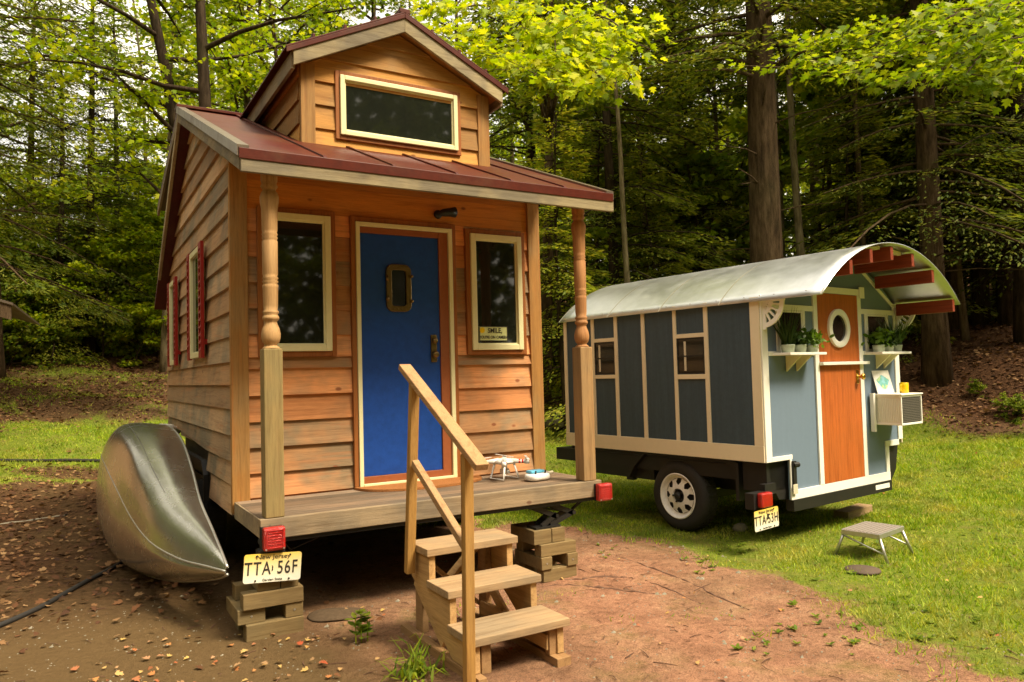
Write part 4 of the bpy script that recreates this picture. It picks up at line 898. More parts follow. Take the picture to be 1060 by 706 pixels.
def dormer():
    cx = 1.185; hw = .725; slope = .49; ez = 3.475; yF = .66; yW = .772
    def rz_(x): return 3.878 - slope * abs(x - cx)       # underside of barge boards
    # front wall boards
    mb = MB(); z = 2.98; es = [2.98, 3.12, 3.285, 3.45]
    while es[-1] < 3.95: es.append(es[-1] + .165)
    for a, b in zip(es[:-1], es[1:]):
        cuts = [(cx - hw + .095, .70), (1.66, cx + hw - .095)] if a < 3.44 else [(cx - hw + .0, cx + hw)]
        if a < 3.05 : cuts = [(cx - hw + .095, cx + hw - .095)]
        for c0, c1 in cuts:
            poly = [(c0, a), (c1, a), (c1, b + .008), (c0, b + .008)]
            poly = clip(poly, -slope, 1, 3.90 - slope * cx); poly = clip(poly, slope, 1, 3.90 + slope * cx)
            if len(poly) < 3: continue
            mb.prism(poly, lambda x, z, a=a, b=b: yW - .004 - .016 * (1 - (z - a) / (b - a)), lambda x, z: yW + .02, 'xz')
    mb.build('dormer_siding', M['siding_dormer'], H)
    mb = MB(); mb.box(cx - hw - .004, cx - hw + .094, yW - .026, yW + .015, 2.97, 3.56); mb.build('dormer_corner_board', M['trim_wood'], H, bevel=.003); mb = MB(); mb.box(cx + hw - .094, cx + hw + .004, yW - .026, yW + .015, 2.97, 3.56); mb.build('dormer_corner_board', M['trim_wood'], H, bevel=.003)
    mb = MB()
    for xs_ in (cx - hw, cx + hw - .03):
        mb = MB()
        for k in range(4):
            a = 2.98 + .165 * k; b = a + .165
            poly = clip([(yW + .022, a), (2.4, a), (2.4, b), (yW + .022, b)], RS, -1, -(RZ + .1 * RS) - .07)
            if len(poly) >= 3: mb.prism(poly, (lambda y, z, a=a, b=b: xs_ - .016 * (1 - (z - a) / (b - a)) if xs_ < cx else xs_), (lambda y, z, a=a, b=b: xs_ + .03 if xs_ < cx else xs_ + .03 + .016 * (1 - (z - a) / (b - a))), 'yz')
        mb.build('dormer_side_wall', M['siding_dormer'], H)
    # roof slabs: deck + metal
    def slope_poly(x_e, off, th): 
        s = -1 if x_e < cx else 1
        return [(cx, 3.878 + off), (x_e, 3.878 + off - slope * abs(x_e - cx)), (x_e, 3.878 + off + th - slope * abs(x_e - cx)), (cx, 3.878 + off + th)]
    mb = MB()
    for xe in (.40, 1.97): mb.prism(slope_poly(xe, .04, .09), yF + .03, 2.62, 'xz')
    mb.build('dormer_roof_deck', M['siding_dormer'], H)
    mb = MB()
    for xe in (.335, 2.035): mb.prism(slope_poly(xe, .133, .014), yF - .02, 2.62, 'xz')
    for xe in (.337, 2.033): mb.prism(slope_poly(xe, .098, .0345), yF - .022, yF - .0125, 'xz')
    for s in (-1, 1):
        for t in (.22, .44, .66):
            x = cx + s * t; z = 3.878 + .147 - slope * t; mb.box(x - .01, x + .01, yF - .01, 2.6, z - .006, z + .028)
    mb.box(cx - .04, cx + .04, yF - .02, 2.62, 4.012, 4.045)
    mb.build('dormer_roof', M['roof'], H, bevel=.003)
    mb = MB()
    for xe in (.385, 1.985): mb.prism(slope_poly(xe, 0, .118), yF - .012, yF + .014, 'xz')
    mb.build('barge_board', M['fascia'], H, bevel=.003)
    mb = MB(); mb.box(.375, .40, yF + .015, 2.3, 3.47, 3.585); mb.build('dormer_eave_fascia', M['fascia_y'], H, bevel=.003); mb = MB(); mb.box(1.97, 1.995, yF + .015, 2.3, 3.47, 3.585); mb.build('dormer_eave_fascia', M['fascia_y'], H, bevel=.003)
    window(.695, 1.665, 3.06, 3.545, yW - .012, .03, .033, H)
dormer()
def shutters():
    for (a, b, z0, z1) in ((1.72, 2.50, 1.58, 2.46), (3.30, 3.95, 1.56, 2.39)):
        w = MB(); x1 = -.012; x0 = -.045
        def fr(y0, y1, za, zb, t, xa, xb):
            m_ = MB(); m_.box(xa, xb, y0, y0 + t, za, zb); m_.box(xa, xb, y1 - t, y1, za, zb); m_.box(xa, xb, y0 + t, y1 - t, za, za + t); m_.box(xa, xb, y0 + t, y1 - t, zb - t, zb); return m_
        f = fr(a + .14, b - .13, z0 + .01, z1 - .01, .045, x0, .0).build('window', M['cream'], H, bevel=.003)
        MB().box(x1 - .012, .0, a + .185, b - .175, z0 + .055, z1 - .055).build('pane', M['glass'], f)
        for y0, y1 in ((a, a + .135), (b - .125, b)):
            s = MB(); s.box(x0 - .006, x0 + .018, y0, y0 + .025, z0, z1).box(x0 - .006, x0 + .018, y1 - .025, y1, z0, z1).box(x0 - .006, x0 + .018, y0 + .025, y1 - .025, z0, z0 + .05).box(x0 - .006, x0 + .018, y0 + .025, y1 - .025, z1 - .05, z1)
            for k in range(14): 
                zz = z0 + .07 + k * (z1 - z0 - .14) / 13; s.bar((x0, y0 + .025, zz), (x0, y1 - .025, zz), .006, .04, (.5, 0, 1))
            s.box(x0 + .018, 0.0, y0 + .01, y0 + .03, z0 + .1, z0 + .14); s.build('shutter', M['shutter'], H)
shutters()
def tail_lights():
    for x0, name in ((0.0, 'tail_light'), (2.262, 'tail_light')):
        y = -.05 if x0 < 1 else -.03
        if x0 < 1:
            c = MB().box(x0 - .0, x0 + .118, y + .02, y + .072, .478, .598); z0, z1 = .475, .602
        else:
            c = MB().box(x0 - .0, x0 + .118, y + .02, y + .03, .498, .615); z0, z1 = .497, .618
        b = c.build('tail_light', M['black'], H)
        MB().box(x0, x0 + .118, y - .03, y + .019, z0, z1).build('lens', M['red_lens'], b, bevel=.012)
        r_ = MB().frame(x0 + .012, x0 + .106, z0 + .014, z1 - .014, .006, y - .034, y - .029)
        for k in range(5): zz = z0 + .034 + k * .015; r_.box(x0 + .022, x0 + .096, y - .033, y - .029, zz, zz + .006)
        r_.build('lens_ribs', M['red_lens'], b, bevel=.0015)
        MB().lathe([(.005, 0), (.005, -.004)], (x0 + .012, y - .030, z0 + .012), 8, 'Y').lathe([(.005, 0), (.005, -.004)], (x0 + .106, y - .030, z0 + .012), 8, 'Y').build('lens_screws', M['alu_plain'], b)
        MB().tube([(x0 + .05, y + .05, z1), (x0 + .07, y + .12, z1 - .03), (x0 + (.2 if x0 < 1 else -.1), .16, .42), (x0 + (.4 if x0 < 1 else -.3), .3, .44)], .005, 6).build('wire', M['black'], b)
tail_lights()
def plate(parent, o, xd, yd, txt, w=.305, h=.152):
    """o: centre, xd/yd directions in the parent's frame"""
    o = Vector(o); xd = Vector(xd).normalized(); yd = Vector(yd).normalized(); nd = xd.cross(yd)
    m = M['plate_y']
    if m is None:
        m, nt, b, out = newmat('plate_paint'); tc = N(nt, 'ShaderNodeTexCoord'); s = N(nt, 'ShaderNodeSeparateXYZ'); nt.links.new(tc.outputs['Generated'], s.inputs[0])
        nt.links.new(ramp(nt, s.outputs[2], [(.15, (.80, .78, .66)), (.95, (.80, .56, .10))]), b.inputs['Base Color']); b.inputs['Roughness'].default_value = .35; M['plate_y'] = m
    pts = []
    r = .014
    for cx, cy, a0 in ((w / 2 - r, h / 2 - r, 0), (-w / 2 + r, h / 2 - r, 90), (-w / 2 + r, -h / 2 + r, 180), (w / 2 - r, -h / 2 + r, 270)):
        for k in range(5): a = R(a0 + 22.5 * k); pts.append((cx + r * math.cos(a), cy + r * math.sin(a)))
    n = len(pts); v = [o + xd * a + yd * b for a, b in pts] + [o + xd * a + yd * b - nd * .003 for a, b in pts]
    p = link_mesh('license_plate', v, [tuple(range(n)), tuple(range(2 * n - 1, n - 1, -1))] + [(i, n + i, n + (i + 1) % n, (i + 1) % n) for i in range(n)], m, parent)
    a, b = txt
    text_mesh(a, .098, M['ink'], p, o - xd * .080 + yd * -.004 + nd * .001, xd, yd, xs=.70, bold=.0008, spacing=1.15); text_mesh(b, .098, M['ink'], p, o + xd * .078 + yd * -.004 + nd * .001, xd, yd, xs=.70, bold=.0008, spacing=1.15)
    text_mesh('New Jersey', .034, M['ink'], p, o + yd * .058 + nd * .001, xd, yd, xs=1.15); text_mesh('Garden State', .018, M['ink'], p, o - yd * .063 + nd * .001, xd, yd, xs=1.1)
    st = [(-.4, 1), (.1, .8), (.35, .3), (.2, 0), (.35, -.45), (-.05, -1), (-.35, -.6), (-.1, -.2), (-.25, .2), (-.05, .45)]
    link_mesh('state_emblem', [o + xd * (x * .014 - .002) + yd * (z * .017 - .004) + nd * .0012 for x, z in st], [tuple(range(len(st)))[::-1]], M['ink'], p)
    mb = MB()
    for sx in (-1, 1):
        for sy in (1, -1): c = o + xd * (sx * .089) + yd * (sy * .064); mb.tube([c, c + nd * .005], .005, 8)
    mb.build('plate_bolts', M['black'], p)
    return p
plate(H, (.052, -.052, .383), (1, 0, -.075), (.075, 0, 1), ('TTA', '56F'))
MB().box(-.02, .12, -.046, .03, .40, .478).build('plate_bracket', M['black'], H)
# scissor jack and its block stack (right), block stack (left)
def jack():
    mb = MB(); y = .10
    for yy in (y - .04, y + .04):
        mb.bar((1.80, yy, .495), (1.98, yy, .415), .012, .034); mb.bar((1.98, yy, .43), (1.86, yy, .362), .012, .034)
        mb.bar((1.95, yy, .495), (2.12, yy, .425), .012, .034); mb.bar((2.12, yy, .43), (1.93, yy, .362), .012, .034)
    mb.bar((1.76, y, .50), (2.14, y, .425), .014, .014); mb.bar((2.12, y, .425), (2.24, y, .495), .010, .010); mb.box(1.80, 2.0, y - .06, y + .06, .346, .360); mb.box(1.76, 2.0, y - .05, y + .05, .485, .4975)
    mb.tube([(2.12, y - .055, .427), (2.12, y + .055, .427)], .014, 8); mb.tube([(1.98, y - .055, .42), (1.98, y + .055, .42)], .012, 8)
    mb.build('scissor_jack', M['black'], H)
jack()
def blocks(name, ox, oy, layers, label):
    e = empty(name, (ox, oy, 0)); 
    for (x0, x1, y0, y1, z0, z1) in layers: MB().box(x0, x1, y0, y1, z0, z1).build('timber', M['pt_x'], e, bevel=.004)
    mb = MB()
    for (x0, x1, y0, y1, z0, z1) in layers[2:4]:
        mb.tube([((x0 + x1) / 2, y0 - .002, (z0 + z1) / 2), ((x0 + x1) / 2, y0 + .004, (z0 + z1) / 2)], .006, 8)
    mb.build('screws', M['alu_plain'], e); tag(e, label, 'block stack')
blocks('timber_block_stack', 0, 0, [(-.085, .222, -.03, .06, .0, .088), (-.085, .222, .20, .29, .0, .088), (-.125, .02, -.005, .33, .0885, .168), (.125, .222, -.02, .29, .0885, .168), (-.10, .222, -.03, .06, .1685, .252), (-.10, .222, .2, .29, .1685, .252), (-.02, .10, -.01, .29, .2525, .30), (.104, .20, -.01, .29, .2525, .30)], 'criss-crossed timber blocks under the corner with the yellow number plate 56F')
blocks('timber_block_stack', 1.74, .0, [(.085, .355, .0, .085, .0, .085), (.085, .355, .24, .325, .0, .085), (.065, .15, -.012, .34, .0855, .168), (.275, .36, -.012, .34, .0855, .168), (.07, .355, .0, .085, .1685, .25), (.07, .355, .24, .325, .1685, .25), (.03, .17, .02, .33, .2505, .345), (.175, .28, .02, .33, .2505, .345)], 'criss-crossed timber blocks under the black scissor jack at the right porch corner')
# house wheels and fender behind the canoe
def wheel(parent, cx, cy, cz, rad, w, side=-1, rim_mat='white', rr_=.205):
    p = [(rr_ * .98, w), (rad * .8, w), (rad * .95, w * .93), (rad, w * .8), (rad, w * .2), (rad * .95, w * .07), (rad * .86, 0), (rr_ * 1.08, .0), (rr_, .015), (rr_, .05), (rr_, w)]
    if side > 0: p = [(r, -h) for r, h in p]
    t = MB().lathe([(a, b) for a, b in p], (cx, cy, cz), 40, 'X').build('wheel', M['rubber'], parent, True)
    # tread blocks
    mb = MB()
    for k in range(48):
        a = 2 * math.pi * k / 48
        for j in range(3):
            xx = cx + (w * .22 + j * w * .22) * (1 if side < 0 else -1); mb.bar((xx, cy + math.cos(a) * (rad + .001), cz + math.sin(a) * (rad + .001)), (xx + .03 * (1 if side < 0 else -1), cy + math.cos(a + .03) * (rad + .001), cz + math.sin(a + .03) * (rad + .001)), .022, .008, (0, math.cos(a), math.sin(a)))
    mb.build('tyre_tread', M['rubber'], t)
    s = 1 if side < 0 else -1
    # rim: lip ring, dish with spoke slots, hub
    N_ = 48; mb = MB()
    def ring(r0, x0_, r1, x1_):
        b = len(mb.v)
        for k in range(N_):
            a = 2 * math.pi * k / N_; mb.v.append((cx + s * x0_, cy + r0 * math.cos(a), cz + r0 * math.sin(a)))
        for k in range(N_):
            a = 2 * math.pi * k / N_; mb.v.append((cx + s * x1_, cy + r1 * math.cos(a), cz + r1 * math.sin(a)))
        for k in range(N_): k2 = (k + 1) % N_; mb.f.append((b + k, b + k2, b + N_ + k2, b + N_ + k))
    ring(rr_ * 1.04, -.002, rr_ * 1.0, -.006); ring(rr_, -.006, rr_ * .95, .004); ring(rr_ * .95, .004, rr_ * .90, .03); ring(rr_ * .90, .03, rr_ * .82, .042)
    rA, rB = rr_ * .80, rr_ * .50
    ring(rr_ * .82, .042, rA, .036); ring(rB, .012, rr_ * .34, .008); ring(rr_ * .34, .008, rr_ * .30, .02)
    # eight spokes between triangular slots
    for k in range(8):
        a = 2 * math.pi * (k + .5) / 8; b = len(mb.v)
        for r_, x_, hw_ in ((rB, .012, .36), (rr_ * .64, .018, .17), (rA, .036, .24)):
            for q in (-1, 1): mb.v.append((cx + s * x_, cy + r_ * math.cos(a + q * hw_), cz + r_ * math.sin(a + q * hw_)))
        mb.f += [(b, b + 1, b + 3, b + 2), (b + 2, b + 3, b + 5, b + 4)]
    mb.build('rim', M[rim_mat], t, True)
    MB().lathe([(rr_ * .9, .05 * s), (rr_ * .88, .054 * s), (.01, .055 * s)], (cx, cy, cz), 24, 'X').build('brake_drum', M['black'], t)
    hb = MB(); hb.lathe([(.01, -.02 * s), (.022, -.018 * s), (.032, -.005 * s), (.036, .012 * s)], (cx, cy, cz), 16, 'X')
    for k in range(5):
        a = 2 * math.pi * k / 5; hb.tube([(cx + s * .012, cy + .05 * math.cos(a), cz + .05 * math.sin(a)), (cx - s * .004, cy + .05 * math.cos(a), cz + .05 * math.sin(a))], .009, 6)
    hb.build('hub', M['black'], t, True)
    return t
wheel(H, -.02, 2.25, .31, .31, .19, -1); wheel(H, -.02, 3.0, .31, .31, .19, -1); wheel(H, 2.36, 2.25, .31, .31, .19, 1); wheel(H, 2.36, 3.0, .31, .31, .19, 1)
MB().prism([(1.80, .50), (1.80, .70), (1.92, .80), (3.35, .80), (3.47, .70), (3.47, .50), (3.44, .50), (3.44, .69), (3.33, .775), (1.94, .775), (1.83, .69), (1.83, .50)], -.03, .012, 'yz').build('fender', M['black'], H)
MB().box(.05, 2.28, 1.80, 3.46, .50, .89).build('wheel_well', M['black'], H)
MB().tube([(.02, 3.75, .93), (-.06, 3.62, .97), (-.16, 3.5, .985), (-.24, 3.42, .95)], .035, 10).build('drain_pipe', M['white'], H, True)

# doormat, window sign
dm = MB(); pts = [(.78, .737)] + [(1.26 - .47 * math.cos(R(a)), .737 - .30 * math.sin(R(a)) ** .8) for a in range(6, 175, 8)] + [(1.74, .737)]
dmo = dm.prism(pts, .6345, .650, 'xy').build('doormat', M['mat_coir']); tag(dmo, 'brown half-round coir doormat on the porch at the blue door', 'doormat')
sg = empty('window_sign', (1.905, P0 - .026, 1.71)); tag(sg, 'small yellow SMILE sign with black capitals in the right window pane', 'sign')
m_sign = paint('sign_paper', (.62, .66, .30), .5, 0, 0, bump=0)
MB().box(-.125, .125, -.002, .003, -.058, .058).build('board', m_sign, sg)
MB().frame(-.125, .125, -.058, .058, .007, -.0035, -.0022).build('border', M['ink'], sg)
text_mesh('SMILE,', .052, M['ink'], sg, (.012, -.0034, .022), (1, 0, 0), (0, 0, 1), xs=.9, bold=.001); text_mesh("YOU'RE ON CAMERA", .030, M['ink'], sg, (.0, -.0034, -.028), (1, 0, 0), (0, 0, 1), xs=.88, bold=.0008)
MB().lathe([(.022, 0), (.022, -.001)], (-.098, -.0026, .026), 16, 'Y').build('smiley', M['yellow'], sg)

# ------------------------------------------------------------------ wooden steps
def steps():
    e = empty('wooden_steps', (.67, -.75, 0)); tag(e, 'freestanding three-tread wooden steps with a slanted handrail in front of the porch', 'steps')
    o = Vector((-.67, .75, 0))
    def B(name, mat, *boxes, bevel=.004):
        mb = MB()
        for b in boxes: mb.box(b[0] - .67, b[1] - .67, b[2] + .75, b[3] + .75, b[4], b[5])
        return mb.build(name, mat, e, bevel=bevel)
    B('tread', M['tread'], (.655, 1.19, -.75, -.495, .485, .523)); B('tread', M['tread'], (.655, 1.185, -.985, -.73, .330, .368)); B('tread', M['tread'], (.655, 1.19, -1.225, -.965, .172, .210))
    for x in (.672, 1.130):
        poly = [(-1.20 + .75, .044), (-1.20 + .75, .171), (-.965 + .75, .171), (-.965 + .75, .329), (-.73 + .75, .329), (-.73 + .75, .484), (-.50 + .75, .484), (-.50 + .75, .34), (-.56 + .75, .31), (-.98 + .75, .044)]
        MB().prism(poly[::-1], x - .67, x + .036 - .67, 'yz').build('stringer', M['stringer'], e, bevel=.003)
        MB().box(x - .67 + (.037 if x < 1 else -.037), x - .67 + (.072 if x < 1 else -.001), -.50 + .7, -.41 + .7, .0425, .484).build('rear_leg', M['stringer'], e, bevel=.003)
        xx = x - .67; MB().box(xx - .004 if x < 1 else xx - .04, xx + .04 if x < 1 else xx + .04, -1.255 + .75, -.34 + .75, -.01, .042).build('skid', M['stringer'], e, bevel=.003)
        xx = (x - .67) - .004; MB().bar((xx + (.05 if x < 1 else -.01), -.80 + .75, .06), (xx + (.05 if x < 1 else -.01), -.46 + .75, .30), .02, .06).build('side_brace', M['stringer'], e)
        if x > 1: MB().bar((xx - .03, -1.18 + .75, .10), (xx - .03, -.5 + .75, .10), .03, .07).build('side_rail', M['stringer'], e)
    MB().bar((.05, .30, .10), (.44, .30, .45), .02, .07, (0, 1, 0)).build('cross_brace', M['stringer'], e); MB().bar((.05, .325, .45), (.44, .325, .10), .02, .07, (0, 1, 0)).build('cross_brace', M['stringer'], e)
    MB().box(.05, .10, -1.19 + .75, -1.15 + .75, .03, .17).build('front_leg', M['stringer'], e, bevel=.003); MB().box(.42, .465, -1.19 + .75, -1.15 + .75, .03, .17).build('front_leg', M['stringer'], e, bevel=.003)
    MB().bar((.632 - .67, -1.235 + .75, .02), (.632 - .67, -1.262 + .75, 1.045), .046, .042, (0, 1, 0)).build('rail_post', M['rail_z'], e, bevel=.004); MB().bar((.630 - .67, -.575 + .75, .375), (.632 - .67, -.685 + .75, 1.365), .046, .042, (0, 1, 0)).build('rail_post', M['rail_z'], e, bevel=.004)
    MB().bar((.632 - .67, -.555 + .75, 1.452), (.632 - .67, -1.405 + .75, .999), .066, .032).build('handrail', M['rail_y'], e, bevel=.004)
    MB().bar((.632 - .67, -.67 + .75, .955), (.632 - .67, -1.243 + .75, .625), .036, .036).build('mid_rail', M['rail_y'], e, bevel=.003)
steps()

# ------------------------------------------------------------------ canoe on its side
def canoe():
    e = empty('canoe', (-.4, 3.0, 0)); tag(e, 'dented silver aluminium canoe lying on its side against the house', 'canoe')
    # stations: y, [upper gunwale, shoulder, upper flank, spray rail, keel bulge, lower flank, lower gunwale] as (x,z)
    st = [(.14, [(-.150, .375), (-.153, .37), (-.157, .362), (-.160, .355), (-.162, .35), (-.158, .342), (-.150, .335)]),
          (.32, [(-.155, .44), (-.185, .435), (-.21, .41), (-.232, .357), (-.238, .33), (-.21, .30), (-.165, .28)]),
          (.6, [(-.16, .52), (-.23, .515), (-.30, .47), (-.345, .362), (-.355, .32), (-.31, .25), (-.225, .215)]),
          (1.0, [(-.165, .625), (-.29, .63), (-.41, .57), (-.462, .405), (-.475, .33), (-.44, .21), (-.32, .14)]),
          (1.5, [(-.150, .79), (-.34, .80), (-.48, .72), (-.535, .49), (-.56, .35), (-.54, .17), (-.41, .075)]),
          (2.1, [(-.135, .93), (-.37, .955), (-.52, .88), (-.585, .60), (-.635, .38), (-.615, .15), (-.48, .03)]),
          (2.8, [(-.130, 1.0), (-.39, 1.035), (-.55, .97), (-.635, .72), (-.675, .42), (-.645, .16), (-.50, .02)]),
          (3.6, [(-.135, 1.0), (-.38, 1.03), (-.53, .97), (-.64, .76), (-.68, .44), (-.65, .17), (-.50, .02)]),
          (4.4, [(-.19, .92), (-.34, .94), (-.46, .87), (-.54, .70), (-.59, .42), (-.56, .20), (-.42, .06)]),
          (5.1, [(-.19, .76), (-.27, .77), (-.34, .72), (-.38, .58), (-.41, .42), (-.38, .28), (-.29, .18)]),
          (5.7, [(-.19, .54), (-.195, .53), (-.20, .51), (-.205, .47), (-.21, .43), (-.205, .40), (-.19, .38)])]
    def cr(p0, p1, p2, p3, t): return .5 * ((2 * p1) + (p2 - p0) * t + (2 * p0 - 5 * p1 + 4 * p2 - p3) * t * t + (3 * p1 - p0 - 3 * p2 + p3) * t ** 3)
    A = np.array([[(x + .4, y - 3.0, z) for x, z in ps] for y, ps in st])
    def dens(A, n):
        out = []
        for a in range(len(A) - 1):
            p0 = A[max(a - 1, 0)]; p3 = A[min(a + 2, len(A) - 1)]
            for t in np.linspace(0, 1, n + 1)[:-1]: out.append(cr(p0, A[a], A[a + 1], p3, t))
        out.append(A[-1]); return np.array(out)
    D_ = dens(A, 8); D_ = dens(D_.transpose(1, 0, 2), 6).transpose(1, 0, 2); ny_, k = D_.shape[:2]
    F_ = [(i * k + j, i * k + j + 1, (i + 1) * k + j + 1, (i + 1) * k + j) for i in range(ny_ - 1) for j in range(k - 1)]
    h = link_mesh('hull', D_.reshape(-1, 3), F_, M['alu'], e, True); so = h.modifiers.new('solid', 'SOLIDIFY'); so.thickness = .004; so.offset = -1
    def line(j, rad, name, dx=0, i0=0, i1=None):
        pts = [Vector((ps[j][0] + .4 + dx, y - 3.0, ps[j][1])) for y, ps in st[i0:i1]]
        out = []
        for a in range(len(pts) - 1):
            p0 = pts[max(a - 1, 0)]; p1 = pts[a]; p2 = pts[a + 1]; p3 = pts[min(a + 2, len(pts) - 1)]
            for t in (0, .25, .5, .75): out.append(.5 * ((2 * p1) + (p2 - p0) * t + (2 * p0 - 5 * p1 + 4 * p2 - p3) * t * t + (3 * p1 - p0 - 3 * p2 + p3) * t ** 3))
        out.append(pts[-1]); MB().tube(out, rad, 8).build(name, M['alu_plain'], e, True)
    line(0, .009, 'gunwale'); line(6, .009, 'gunwale'); line(3, .007, 'keel_strip', -.001)
    rv_ = MB()
    for i in range(4, ny_ - 4):
        for j_, dz in ((1, 0), ):
            c = D_[i, j_]; q_ = D_[i, 2] - D_[i, 0]; nn_ = np.cross(D_[i + 1, 1] - D_[i, 1], q_); nn_ = nn_ / (np.linalg.norm(nn_) + 1e-9); nn_ = nn_ if nn_[0] < 0 else -nn_
            rv_.tube([tuple(c - nn_ * .001), tuple(c + nn_ * .004)], .006, 8)
    rv_.build('rivets', M['alu_plain'], e, True)
    ii = [i for i in range(ny_) if 1.15 < D_[i, 0, 1] + 3 < 3.6]; pts = [D_[i, 8] for i in ii]
    MB().tube(pts, .005, 6).build('seam', M['grille'], e, True)
canoe()

# ------------------------------------------------------------------ drone and controller on the porch
def drone():
    e = empty('drone', (1.83, .50, .635), R(15)); e.scale = (1.0, 1.0, .86);  tag(e, 'white four-armed drone standing on the porch boards at the wall', 'drone')
    mb = MB(); mb.lathe([(.01, .125), (.05, .128), (.07, .14), (.072, .155), (.05, .172), (.02, .178)], sides=20)
    mb.build('body', M['white_plastic'], e, True)
    for k in range(4):
        a = R(45 + 90 * k); dx, dy = math.cos(a), math.sin(a); ar = MB().tube([(dx * .04, dy * .04, .152), (dx * .10, dy * .10, .150), (dx * .165, dy * .165, .145)], [.028, .018, .015], 10)
        ar.tube([(dx * .165, dy * .165, .128), (dx * .165, dy * .165, .170)], [.019, .016], 12); o = ar.build('arm', M['white_plastic'], e, True)
        MB().tube([(dx * .165, dy * .165, .170), (dx * .165, dy * .165, .180)], .011, 10).build('motor', M['alu_plain'], o, True)
        b = a + R(35 + 20 * k); pv = Vector((dx * .165, dy * .165, .178)); q = Vector((math.cos(b), math.sin(b), .02)) * .115
        MB().bar(pv - q, pv + q, .018, .003).build('propeller', M['white_plastic'], o)
        if k in (2, 3): MB().tube([(dx * .105, dy * .105, .1495), (dx * .118, dy * .118, .149)], [.0195, .0185], 10).tube([(dx * .128, dy * .128, .1485), (dx * .140, dy * .140, .148)], [.0178, .0172], 10).build('red_stripe', M['red_tape'], o, True)
    for s in (-1, 1):
        MB().tube([(s * .05, -.05, .13), (s * .075, -.07, .01), (s * .075, .07, .01), (s * .05, .05, .13)], .0085, 8).build('landing_leg', M['white_plastic'], e, True)
    MB().box(-.03, .03, -.02, .02, .045, .09).tube([(0, -.02, .065), (0, -.045, .065)], .016, 12).build('camera', M['alu_plain'], e, bevel=.004)
    MB().bar((0, 0, .09), (0, 0, .128), .03, .03).build('gimbal', M['white_plastic'], e)
drone()
def controller():
    e = empty('drone_controller', (1.985, .30, .635), R(8)); tag(e, 'white handheld drone remote with a light blue top lying on the porch edge', 'remote control')
    poly = [(-.10, -.035), (-.075, -.07), (.06, -.07), (.095, -.03), (.09, .04), (.05, .062), (-.07, .058), (-.10, .02)]
    o = MB().prism(poly, .004, .05, 'xy').build('body', M['white_plastic'], e, True, bevel=.016)
    MB().box(-.07, .055, -.02, .045, .052, .072).build('phone_clamp', M['cyan'], e, bevel=.006)
    MB().tube([(-.05, -.04, .05), (-.05, -.045, .072)], .006, 8).tube([(.04, -.04, .05), (.04, -.045, .072)], .006, 8).build('stick', M['black'], e)
    MB().tube([(.085, .01, .035), (.15, .03, .035), (.18, .04, .038)], [.016, .013, .010], 10).build('antenna', M['beige'], e, True)
controller()

